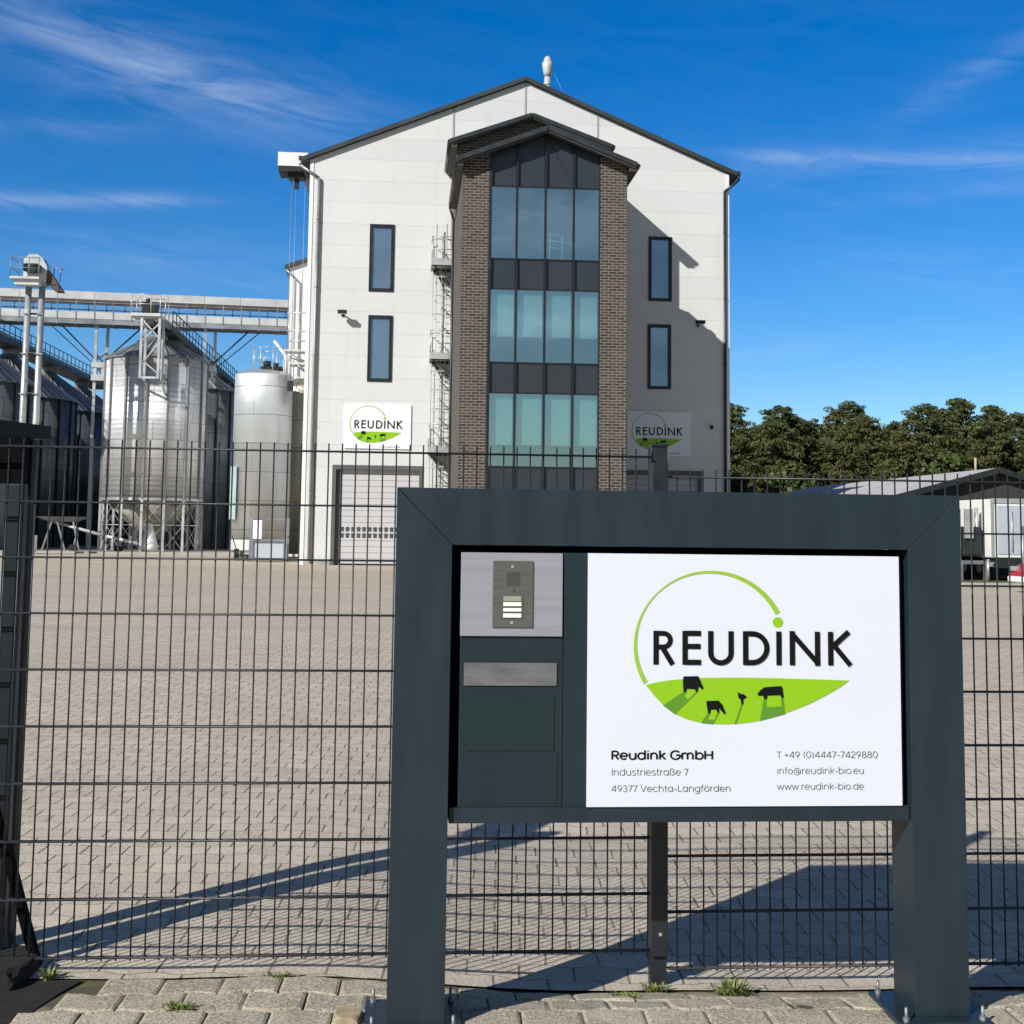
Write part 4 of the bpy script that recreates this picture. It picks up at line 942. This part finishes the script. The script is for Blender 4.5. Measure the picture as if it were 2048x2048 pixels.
# gantries between the silo and the mill
ga = thing('service_gantry', 'galvanised walkways with railings joining the silo tops to the white mill', 'walkway', (-5.3, 66, 0))
q = MB(); q.box(-6.2, -4.45, 65.6, 66.6, 10.42, 10.52); q.box(-5.9, -4.45, 65.6, 66.6, 9.75, 9.87); q.box(-5.6, -4.45, 65.6, 66.6, 9.05, 9.15); q.build('deck', ZINCB, ga)
q = MB()
for z in (10.95, 11.45, 12.4): q.cyl((-6.1, 65.65, z), (-4.45, 65.65, z), .035, n=6)
for x in (-6.0, -5.5, -5.0, -4.6): q.cyl((x, 65.65, 10.5), (x, 65.65, 12.4), .03, n=6)
q.build('railing', ZINC, ga)
q = MB(); q.path([(-5.9, 65.7, 10.2), (-5.2, 65.7, 9.9), (-4.8, 65.7, 9.2), (-4.8, 65.7, 8.2)], .09, 8); q.path([(-5.6, 65.7, 9.8), (-5.1, 65.7, 9.4), (-4.6, 65.7, 8.6)], .07, 8); q.build('spout_pipe', ZINCD, ga)
# white rack in front of the smooth silo
rk = thing('steel_rack', 'pale metal rack with container in front of the smooth silo', 'rack', (-6.2, 60.5, 0))
q = MB()
for x in (-6.95, -5.35):
    for y in (60.2, 61.2): q.box(x-.05, x+.05, y-.05, y+.05, 0, 2.0)
for z in (.12, 1.0, 1.95):
    for y in (60.2, 61.2): q.box(-6.9, -5.4, y-.04, y+.04, z-.04, z+.04)
q.build('frame', ZINCD, rk)
q = MB(); q.box(-6.85, -5.45, 60.3, 61.1, .17, .95); q.build('container', TRAILERB, rk, bevel=.03)
q = MB(); q.box(-6.85, -6.45, 60.16, 60.19, 1.0, 1.95); q.build('notice_panel', WHITEP, rk)
pt_ = thing('pallet_truck', 'small dark pallet truck standing at the foot of the smooth silo', 'pallet truck', (-7.6, 62.5, 0))
q = MB(); q.box(-7.85, -7.2, 62.4, 62.6, .18, .28); q.box(-7.85, -7.2, 62.9, 63.1, .18, .28); q.box(-7.95, -7.8, 62.4, 63.1, .1, .55); q.build('forks', DARKM, pt_)
q = MB(); q.cyl((-7.88, 62.75, .5), (-8.1, 62.75, 1.15), .025, n=6); q.cyl((-8.1, 62.6, 1.15), (-8.1, 62.9, 1.15), .025, n=6); q.build('handle', DARKM, pt_)
for x in (-7.3, -7.88):
    q = MB(); q.cyl((x, 62.42, .1), (x, 62.58, .1), .1, n=10); q.cyl((x, 62.92, .1), (x, 63.08, .1), .1, n=10); q.build('wheel', RUBBER, pt_)

# ------------------------------------------------------------------ catwalk conveyors over the silo rows (along Y)
def catwalk(x, y0, y1, z, label, w=1.1, supports=()):
    t_ = thing('roof_conveyor', label, 'conveyor', (x, y0, 0), group='conveyors along the silo rows')
    q = MB(); q.box(x-w/2, x+w/2, y0, y1, z-.12, z); q.build('walkway_deck', DARKM, t_)
    q = MB(); q.box(x-.25, x+.25, y0, y1, z+.12, z+.62); q.build('conveyor_casing', ZINCD, t_)
    for sx_ in (-1, 1):
        q = MB(); y = y0
        while y <= y1: q.box(x+sx_*w/2-.025, x+sx_*w/2+.025, y-.03, y+.03, z, z+1.1); y += 1.2
        for h in (.55, 1.08): q.box(x+sx_*w/2-.02, x+sx_*w/2+.02, y0, y1, z+h-.02, z+h+.03)
        q.box(x+sx_*w/2-.015, x+sx_*w/2+.015, y0, y1, z-.02, z+.2)
        q.build('railing', DARKM, t_)
    for y in supports:
        q = MB(); q.beam((x-.5, y, z-.1), (x-.5, y, 10.9), .1, .1); q.beam((x+.5, y, z-.1), (x+.5, y, 10.9), .1, .1); q.build('support', ZINCD, t_)
catwalk(-14.3, 76.2, 112, 12.95, 'dark roof conveyor with railings over the row behind the bright hopper silo', 1.3, (83, 88.4, 95.2, 102))
catwalk(-26.4, 70, 114, 13.35, 'dark roof conveyor with railings over the large left silos', 1.5, (79, 88.6, 98.2, 107.8))
# service platform in front of the hopper silo roof
sp = thing('head_platform', 'small galvanised service platform with railing on posts at the hopper silo roof', 'platform', (-14.9, 75.3, 0))
q = MB(); q.box(-15.72, -14.05, 74.5, 76.1, 13.45, 13.62); q.build('deck', ZINCB, sp)
q = MB()
for y in (74.52, 76.08):
    q = MB()
    for x in (-15.70, -15.2, -14.6, -14.07): q.cyl((x, y, 13.6), (x, y, 14.7), .03, n=6)
    for h in (14.15, 14.7): q.cyl((-15.7, y, h), (-14.07, y, h), .025, n=6)
    q.build('railing', ZINC, sp)
q = MB()
for x in (-15.1, -14.1):
    for y in (74.7, 75.9): q.box(x-.07, x+.07, y-.07, y+.07, 9.9, 13.45)
q.beam((-15.1, 74.7, 13.3), (-14.1, 74.7, 12.2), .07, .07); q.beam((-15.1, 74.7, 12.0), (-14.1, 74.7, 13.1), .07, .07)
q.beam((-15.1, 74.7, 10.6), (-14.1, 74.7, 12.0), .07, .07); q.beam((-15.1, 74.7, 9.95), (-14.1, 74.7, 9.95), .12, .12); q.beam((-15.1, 74.7, 11.0), (-14.1, 74.7, 10.2), .07, .07)
q.beam((-15.1, 75.9, 9.95), (-15.1, 77.4, 9.2), .1, .1); q.beam((-14.1, 75.9, 9.95), (-14.1, 77.2, 9.2), .1, .1)
q.build('support_frame', ZINC, sp)
q = MB(); q.box(-15.2, -14.4, 75.0, 75.9, 13.65, 14.35); q.cyl((-14.9, 75.4, 14.35), (-14.9, 75.4, 14.6), .18, n=10); q.build('drive_motor', DARKM, sp, bevel=.04)
q = MB(); q.beam((-14.9, 75.6, 13.4), (-14.5, 78.6, 12.8), .35, .35); q.build('outlet_chute', ZINCD, sp)

# ------------------------------------------------------------------ bucket elevator
ev = thing('bucket_elevator', 'tall twin pipe bucket elevator with machine head and platform at the left', 'elevator', (-20.4, 72.3, 0))
q = MB(); q.cyl((-20.77, 72.3, .1), (-20.77, 72.3, 14.6), .17, n=20); q.build('trunk', ZINC, ev)
q = MB(); q.cyl((-20.05, 72.3, .1), (-20.05, 72.3, 14.6), .17, n=20); q.build('trunk', ZINC, ev)
q = MB(); z = 2
while z < 14: q.box(-20.98, -19.84, 72.05, 72.08, z, z+.06); q.box(-20.6, -20.22, 72.05, 72.3, z, z+.08); z += 2.2
q.build('tie_bar', ZINCD, ev)
q = MB(); q.prism([(-21.0, 14.6), (-19.8, 14.6), (-19.75, 15.6), (-20.0, 16.1), (-20.3, 16.3), (-20.7, 16.3), (-21.0, 16.05)], 71.95, 72.75); q.build('elevator_head', ZINC, ev)
q = MB(); q.prism([(-19.75, 15.5), (-19.3, 14.9), (-18.9, 14.3), (-19.3, 14.3), (-19.8, 14.8)], 72.1, 72.7); q.build('discharge_spout', simple('rusty_brown_steel', (.10, .07, .05), .7, .1, .4), ev)
q = MB(); q.box(-21.5, -19.95, 71.2, 72.0, 14.80, 14.92); q.box(-21.3, -20.0, 71.4, 72.0, 14.5, 14.8); q.build('platform', ZINCB, ev)
q = MB()
for x in (-21.48, -21.0, -20.5, -19.97): q.cyl((x, 71.22, 14.9), (x, 71.22, 16.0), .025, n=5)
for h in (15.4, 15.95): q.cyl((-21.48, 71.22, h), (-19.97, 71.22, h), .022, n=5); q.cyl((-21.48, 71.22, h), (-21.48, 72.8, h), .022, n=5)
for x in (-19.7, -19.35): q.cyl((x, 73.2, 15), (x, 73.2, 15.9), .03, n=5)
q.cyl((-19.7, 73.2, 15.85), (-19.2, 73.2, 15.7), .03, n=5)
q.build('platform_railing', ZINCD, ev)
q = MB(); q.box(-20.75, -20.1, 71.5, 71.95, 15.25, 15.7); q.cyl((-20.9, 71.7, 15.5), (-20.1, 71.7, 15.5), .22, n=12); q.build('drive_motor', DARKM, ev)
q = MB(); q.box(-21.05, -19.8, 71.9, 72.7, .1, 1.0); q.build('boot', WHITEP, ev)

# ------------------------------------------------------------------ conveyor bridge
bg_ = thing('conveyor_bridge', 'long galvanised conveyor bridge with railing crossing above the silos to the white mill', 'bridge', (-30.0, 86.0, 0), R(5.0))
L = 23.6
def loc(m_, name, mat, par=bg_): return m_.build(name, mat, par, local=True)
q = MB(); x = 0
while x < L: q.box(x+.012, min(L, x+2.35)-.012, -.3, .3, 16.36, 16.88); x += 2.35
loc(q, 'conveyor_casing', ZINCB)
q = MB(); q.box(0, L, -.35, .35, 16.12, 16.34); q.box(0, L, -.45, -.38, 15.98, 16.06); loc(q, 'casing_support', simple('rust_brown_girder', (.075, .06, .055), .7, .1, .4))
q = MB(); q.box(0, L, -1.1, -.55, 14.95, 15.02); q.box(0, L, -1.12, -1.08, 14.95, 15.42); loc(q, 'walkway_deck', ZINCB)
q = MB(); q.box(0, L, -1.1, .6, 14.62, 14.94); loc(q, 'main_girder', ZINCD)
q = MB(); x = .2
while x < L:
    q.box(x-.03, x+.03, -1.15, -1.09, 14.9, 16.15)
    q.box(x-.03, x+.03, -1.13, .5, 14.56, 14.62); x += 1.17
for z in (15.70, 16.02): q.box(0, L, -1.13, -1.10, z-.02, z+.025)
loc(q, 'railing', ZINCD); q = MB(); x = .7
while x < L: q.box(x, x+.06, .5, .56, 14.9, 16.2); x += 1.17
for z in (15.5, 15.8): q.box(0, L, .50, .54, z-.03, z+.03)
loc(q, 'railing', ZINCD)
for xs_ in (9.9, 16.85):
    q = MB()
    q.box(xs_-.32, xs_-.14, -.8, -.6, .1, 14.62); q.box(xs_+.25, xs_+.45, .3, .5, .1, 14.62)
    q.beam((xs_-.2, -.7, 12.3), (xs_+.35, .4, 13.0), .1, .1); q.beam((xs_+.35, .4, 12.0), (xs_-.2, -.7, 12.7), .1, .1)
    loc(q, 'support_column', ZINC)
    q = MB()
    for s_ in (-1, 1):
        q.beam((xs_+s_*.3, 0, 12.4), (xs_+s_*2.5, 0, 14.6), .09, .09); q.beam((xs_+s_*.3, .4, 12.0), (xs_+s_*3.2, .4, 14.6), .06, .06)
    loc(q, 'diagonal_brace', DARKM)
    q = MB(); q.box(xs_-.42, xs_+.5, -.95, .6, 11.8, 12.15); q.box(xs_-.42, xs_+.5, -.95, .6, 10.95, 11.35); q.box(xs_-.3, xs_-.1, -.9, -.7, 11.35, 11.8); q.box(xs_+.2, xs_+.4, -.9, -.7, 11.35, 11.8)
    loc(q, 'support_head', ZINCB)

# augers and clutter under the silos
for (a, b, lb_) in (((-20.2, 77.5, 1.75), (-17.3, 77.0, 1.0), 'white auger tube lying slanted in front of the dark silos'), ((-17.0, 76.8, .95), (-15.2, 76.4, .55), 'white auger tube reaching under the bright hopper silo')):
    t_ = thing('auger', lb_, 'auger', (a[0], a[1], 0), group='loading augers at the silo feet')
    q = MB(); q.cyl(a, b, .09, n=10); q.build('tube', ZINCB, t_)
    q = MB(); mx_ = tuple((p_+r_)/2 for p_, r_ in zip(a, b)); q.cyl((mx_[0]-.2, mx_[1]-.4, .12), mx_, .04, n=6); q.cyl((mx_[0]-.2, mx_[1]+.4, .12), mx_, .04, n=6); q.build('stand', ZINCD, t_)
    q = MB(); q.cyl((mx_[0]-.2, mx_[1]-.45, .28), (mx_[0]-.2, mx_[1]-.35, .28), .2, n=14); q.cyl((mx_[0]-.2, mx_[1]+.35, .28), (mx_[0]-.2, mx_[1]+.45, .28), .2, n=14); q.build('wheel', RUBBER, t_)
t_ = thing('tarpaulin_bag', 'white bag hanging below the hopper of the bright silo', 'bag', (-14.7, 77.6, 0))
q = MB(); q.lathe(-14.75, 77.5, [(.12, 1.75), (.22, 1.4), (.40, .8), (.52, .4), (.50, .12)], 16); q.build('bag', WHITEP, t_)
t_ = thing('loading_hopper', 'grey steel intake hopper on struts in front of the dark silos', 'hopper', (-19.6, 77, 0))
q = MB(); q.add([(-21.1, 76.6, 2.05), (-18.1, 76.6, 2.05), (-18.1, 77.9, 2.05), (-21.1, 77.9, 2.05), (-20.3, 77.0, 1.75), (-18.9, 77.0, 1.75), (-18.9, 77.5, 1.75), (-20.3, 77.5, 1.75)], [(0,1,5,4),(1,2,6,5),(2,3,7,6),(3,0,4,7),(4,5,6,7)]); q.build('trough', ZINCD, t_)
q = MB()
for x0_, x1_ in ((-20.2, -20.7), (-19.0, -18.6), (-19.9, -19.4)): q.beam((x0_, 77, 1.78), (x1_, 77, .1), .09, .09)
q.build('struts', ZINCD, t_)

# ------------------------------------------------------------------ right side: shed, trailers, car
sh = thing('farm_shed', 'low dark boarded shed with pale pitched roof in front of the pines', 'shed', (22.6, 48, 0))
RX, RZ = 22.6, 4.12; k = .27; W_ = 7.2; zE = RZ-W_*k
q = MB(); q.prism([(RX-W_+.5, 0), (RX+W_-.5, 0), (RX+W_-.5, zE+.5*k-.1), (RX, RZ-.1), (RX-W_+.5, zE+.5*k-.1)], 48.4, 71); q.build('wall', SHEDW, sh)
q = MB(); q.add([(RX-W_, 48, zE), (RX, 48, RZ), (RX, 71.5, RZ), (RX-W_, 71.5, zE), (RX-W_, 48, zE+.07), (RX, 48, RZ+.07), (RX, 71.5, RZ+.07), (RX-W_, 71.5, zE+.07)], [(3,2,1,0),(4,5,6,7),(0,1,5,4),(1,2,6,5),(2,3,7,6),(3,0,4,7)])
q.add([(RX+W_, 48, zE), (RX+.001, 48, RZ), (RX+.001, 71.5, RZ), (RX+W_, 71.5, zE), (RX+W_, 48, zE+.07), (RX+.001, 48, RZ+.07), (RX+.001, 71.5, RZ+.07), (RX+W_, 71.5, zE+.07)], [(0,1,2,3),(7,6,5,4),(4,5,1,0),(5,6,2,1),(6,7,3,2),(7,4,0,3)])
so_ = q.build('roof', SHEDR, sh)
for s_ in (-1, 1):
    q = MB(); q.beam((RX+s_*W_, 47.96, zE-.03), (RX, 47.96, RZ-.03), .06, .22); q.build('verge_board', DARKM, so_)
q = MB(); q.cyl((RX+.0, 50, RZ), (RX+.0, 50, RZ+.55), .05, n=8); q.build('flue', simple('beige_flue', (.45, .36, .27), .7), so_)
def trailer(x0, x1, y0, y1, z0, z1, label, mat):
    t_ = thing('box_trailer', label, 'trailer', ((x0+x1)/2, y0, 0), group='white trailers parked before the shed')
    q = MB(); q.box(x0, x1, y0, y1, z0, z1); q.build('body', mat, t_, bevel=.04)
    q = MB(); q.box(x0-.02, x1+.02, y0-.04, y0-.002, z1-.14, z1+.02); q.box(x0-.02, x0+.06, y0-.04, y0-.002, z0, z1-.14); q.box(x1-.06, x1+.02, y0-.04, y0-.002, z0, z1-.14); q.build('corner_trim', ZINC, t_)
    wd_ = (x1-x0)*.42
    q = MB(); q.box(x0+.2, x0+.2+wd_, y0-.03, y0-.003, z0+.12, z1-.22); q.build('rear_door', TRAILERB, t_)
    q = MB(); q.cyl((x0+.2+wd_*.5, y0-.06, z0+.2), (x0+.2+wd_*.5, y0-.06, z1-.4), .02, n=6); q.build('lock_bar', ZINC, t_)
    q = MB(); q.box(x0+.1, x1-.1, y0+.02, y1-.1, z0-.22, z0-.01); q.box(x0+.05, x1-.05, y0-.03, y0+.05, z0-.34, z0-.2); q.build('chassis', DARKM, t_)
    for yy in (y0+1.2, y0+2.4):
        for xx in (x0+.08, x1-.33):
            q = MB(); q.cyl((xx, yy, .5), (xx+.25, yy, .5), .44, n=20); wh = q.build('wheel', RUBBER, t_)
            q = MB(); q.cyl((xx-.01, yy, .5), (xx+.26, yy, .5), .2, n=12); q.build('rim', ZINC, wh)
    q = MB(); q.cyl((x0-.1, y0+.1, .1), (x0-.1, y0+.1, z0-.05), .05, n=8); q.box(x0-.1, x0+.12, y0+.05, y0+.15, z0-.3, z0-.15); q.build('parking_leg', ZINC, t_)
trailer(19.95, 22.35, 43.0, 46.5, .85, 2.85, 'tall white trailer with pale blue door, partly beyond the right edge', TRAILERW)
trailer(17.2, 18.95, 43.4, 46.0, .95, 2.62, 'small white trailer whose edge shows just right of the sign post', TRAILERW)
hy = thing('hydraulic_unit', 'grey and black machine standing between the two white trailers', 'machine', (19.5, 43.6, 0))
q = MB(); q.box(19.15, 19.85, 43.5, 44.6, .9, 1.9); q.build('engine_block', DARKM, hy, bevel=.05)
q = MB(); q.box(19.2, 19.5, 43.4, 43.49, 1.5, 2.5); q.cyl((19.7, 43.6, 1.2), (19.7, 43.6, 2.55), .07, n=8); q.cyl((19.05, 43.5, .05), (19.05, 43.5, 2.5), .04, n=6); q.build('frame', ZINC, hy)
q = MB(); q.box(19.0, 19.95, 43.4, 44.4, .62, .74); q.box(19.0, 19.1, 43.4, 43.5, .05, .62); q.box(19.85, 19.95, 43.4, 43.5, .05, .62); q.build('stand', ZINCD, hy)
mp_ = thing('marker_post', 'thin grey metal marker post on the grass in front of the trailers', 'post', (20.35, 41.6, 0))
q = MB(); q.cyl((20.35, 41.6, 0), (20.35, 41.6, 1.85), .035, n=8); q.build('pole', ZINC, mp_)
q = MB(); q.box(20.27, 20.43, 41.55, 41.58, 1.70, 1.92); q.build('small_plate', ZINCD, mp_)

def car(x, y, label):
    t_ = thing('parked_car', label, 'car', (x, y, 0))
    prof = [(0, .28), (.05, .62), (.25, .78), (1.0, .93), (1.6, 1.38), (2.2, 1.46), (3.2, 1.42), (3.75, 1.02), (4.0, .92), (4.05, .45), (3.95, .26)]
    q = MB(); n = len(prof); secs = [(0, .80), (.12, 1.0), (1.60, 1.0), (1.72, .80)]
    vs = []; 
    for w_, s_ in secs:
        for px_, pz in prof: vs.append((x+2.0+(px_-2.0)*(.97 if s_ < 1 else 1), y+w_+ (0.10*(pz-.9)/.5 if pz > .93 and w_ < .8 else (-.10*(pz-.9)/.5 if pz > .93 else 0)), .28+(pz-.28)*(s_ if pz < .9 else 1)))
    fs = []
    for k_ in range(3):
        for i in range(n): j = (i+1) % n; fs.append((k_*n+i, k_*n+j, (k_+1)*n+j, (k_+1)*n+i))
    fs.append(tuple(range(n))[::-1]); fs.append(tuple(range(3*n, 4*n)))
    q.add(vs, fs, False); q.build('body', REDP, t_, bevel=.05)
    q = MB(); q.prism([(x+1.12, .95), (x+1.62, 1.33), (x+2.2, 1.40), (x+3.15, 1.37), (x+3.6, 1.02), (x+3.5, .95)], y+.03, y+.055); q.build('side_window', GLASS_DK, t_)
    q = MB(); q.add([(x+.97, y+.28, .955), (x+.97, y+1.44, .955), (x+1.55, y+1.36, 1.385), (x+1.55, y+.36, 1.385)], [(0, 1, 2, 3)]); q.build('windscreen', GLASS_DK, t_)
    q = MB(); q.box(x-.06, x+.10, y+.1, y+1.62, .30, .46); q.build('bumper', WHITEP, t_, bevel=.03)
    for yy in (y+.2, y+1.25):
        q = MB(); q.box(x-.02, x+.14, yy, yy+.28, .60, .74); q.build('headlight', LENS, t_, bevel=.03)
    for xx in (x+.78, x+3.2):
        for yy in (y-.0, y+1.52):
            q = MB(); q.cyl((xx, yy, .31), (xx, yy+.2, .31), .31, n=24); wh = q.build('wheel', RUBBER, t_)
            q = MB(); q.cyl((xx, yy-.01, .31), (xx, yy+.21, .31), .19, n=14); q.build('rim', ZINC, wh)
car(17.25, 34.5, 'red car with white bumper just entering the photo at the right edge')

# ------------------------------------------------------------------ trees
def clump_mesh(name, mat_, n_cl, h0, h1, rad, leaf, per, seed, pine=True):
    r = random.Random(seed); vs = []; fs = []
    def put(c, s_):
        for _ in range(per):
            th_ = r.uniform(0, 2*PI); ph = math.acos(r.uniform(-1, 1)); rr_ = s_*r.uniform(.35, 1)**.6
            p = (c[0]+rr_*math.sin(ph)*math.cos(th_), c[1]+rr_*math.sin(ph)*math.sin(th_), c[2]+rr_*math.cos(ph)*(.45 if pine else .75))
            a = Vector((r.gauss(0, 1), r.gauss(0, 1), r.gauss(0, 1)+(.6 if pine else .2))).normalized()
            u = a.orthogonal().normalized(); v = a.cross(u); L_ = leaf*r.uniform(.55, 1.25); an = r.uniform(0, PI)
            u, v = u*math.cos(an)+v*math.sin(an), v*math.cos(an)-u*math.sin(an)
            b = len(vs); w_ = .42 if pine else .7
            for su, sv in ((-1, -w_), (1, -w_), (1, w_), (-1, w_)): vs.append((p[0]+(u.x*su+v.x*sv)*L_, p[1]+(u.y*su+v.y*sv)*L_, p[2]+(u.z*su+v.z*sv)*L_))
            fs.append((b, b+1, b+2, b+3))
    lean = r.uniform(-.5, .5)
    for i in range(n_cl):
        t_ = r.random()**.8; z = h0+(h1-h0)*t_
        wd_ = rad*(1.05-abs(t_-.42)**1.5*1.7+r.uniform(-.15, .15) if pine else 1-(t_-.4)**2*2.6); wd_ = max(.22*rad, wd_)
        a = r.uniform(0, 2*PI); d_ = wd_*math.sqrt(r.uniform(.05, 1))
        put((math.cos(a)*d_+lean*t_, math.sin(a)*d_, z), r.uniform(.45, 1.0)*(rad*((.27-.07*t_) if pine else .30)))
    if pine: put((lean+.2, 0, h1+.05), rad*.15); put((lean-.3, .2, h1-.4), rad*.20)
    me = bpy.data.meshes.new(name); me.from_pydata(vs, [], fs); me.materials.append(mat_); me.update(); return me
def trunk_mesh(h, r_, seed, limbs=9):
    r = random.Random(seed); q = MB(); px_ = [(0, 0, -.2)]; 
    for k_ in range(1, 6): px_.append((r.uniform(-.12, .12)*k_, r.uniform(-.12, .12)*k_, h*k_/5))
    for k_ in range(5): q.cyl(px_[k_], px_[k_+1], r_*(1-k_*.17), r_*(1-(k_+1)*.17), n=8)
    for k_ in range(limbs):
        t_ = r.uniform(.35, .95); i = min(4, int(t_*5)); b = Vector(px_[i]).lerp(Vector(px_[i+1]), t_*5-i); a = r.uniform(0, 2*PI); L_ = r.uniform(1.0, 2.4)
        q.cyl(b, b+Vector((math.cos(a)*L_, math.sin(a)*L_, r.uniform(.1, .9))), r_*.3, r_*.1, n=5)
    return q
variants = []
for i in range(6):
    h = [12.8, 13.4, 12.0, 13.8, 12.9, 11.8][i]; rad = [3.0, 3.5, 3.3, 3.1, 3.8, 3.4][i]
    cm = clump_mesh('pine_crown', PINE, 300, 1.8, h, rad, .105, 62, 30+i)
    tr_ = thing('pine_tree', 'pine', 'tree', (0, 0, 0))
    co = bpy.data.objects.new('crown', cm); COL.objects.link(co); co.parent = tr_
    trunk_mesh(h*.93, .2, 60+i).build('trunk', BARK, tr_)
    variants.append(tr_)
oaks = []
for i in range(3):
    cm = clump_mesh('leafy_crown', OAK, 70, .6, 5.6+i*.8, 3.0, .22, 60, 90+i, False)
    tr_ = thing('leafy_tree', 'oak', 'tree', (0, 0, 0))
    co = bpy.data.objects.new('crown', cm); COL.objects.link(co); co.parent = tr_
    trunk_mesh(4.2, .14, 96+i, 6).build('trunk', BARK, tr_)
    oaks.append(tr_)
spots = []
r = random.Random(11)
heights = {0: .96, 1: 1.0, 2: .90}
x = 24.0; i = 0
front = []
while x < 64: front.append((x+r.uniform(-.5, .5), 113+r.uniform(-3.5, 3.5), r.uniform(.90, 1.0))); x += 2.5
back = []; x = 26.0
while x < 68: back.append((x+r.uniform(-.7, .7), 123+r.uniform(-3, 3), r.uniform(.97, 1.07))); x += 2.8
third = []; x = 27.0
while x < 68: third.append((x+r.uniform(-.7, .7), 133+r.uniform(-2, 2), r.uniform(.98, 1.06))); x += 3.0
words = ['first', 'second', 'third', 'fourth', 'fifth', 'sixth', 'seventh', 'eighth', 'ninth', 'tenth', 'eleventh', 'twelfth', 'thirteenth', 'fourteenth', 'fifteenth', 'sixteenth', 'seventeenth', 'eighteenth', 'nineteenth', 'twentieth', 'twenty first']
used = set()
def place(pool, lst, lab, grp, sel=None):
    for k_, (x_, y_, s_) in enumerate(lst):
        vi = r.randrange(len(pool)); src = pool[vi]
        if (id(pool), vi) in used: o = copy_tree(src)
        else: o = src; used.add((id(pool), vi))
        o.location = (x_, y_, -.05); o.rotation_euler.z = r.uniform(0, 6.28); o.scale = (s_*r.uniform(.9, 1.08), s_*r.uniform(.9, 1.08), s_)
        o['label'] = lab % words[k_]; o['group'] = grp; o['category'] = 'tree'
place(variants, front, 'dark green pine, %s from the mill in the front row of the wood', 'pines behind the yard')
place(variants, back, 'dark green pine, %s from the mill in the back row of the wood', 'pines behind the yard')
place(variants, third, 'dark green pine, %s from the mill in the hindmost row of the wood', 'pines behind the yard')
low = []; x = 27.0
while x < 64: low.append((x+r.uniform(-1, 1), 106+r.uniform(-3, 2), r.uniform(.75, 1.15))); x += 3.6
place(oaks, low, 'low leafy tree under the pines, %s from the mill', 'leafy trees at the edge of the wood')
for pool in (variants, oaks):
    for vi, o in enumerate(pool):
        if (id(pool), vi) not in used: 
            for c in kids(o): bpy.data.objects.remove(c)
            bpy.data.objects.remove(o)
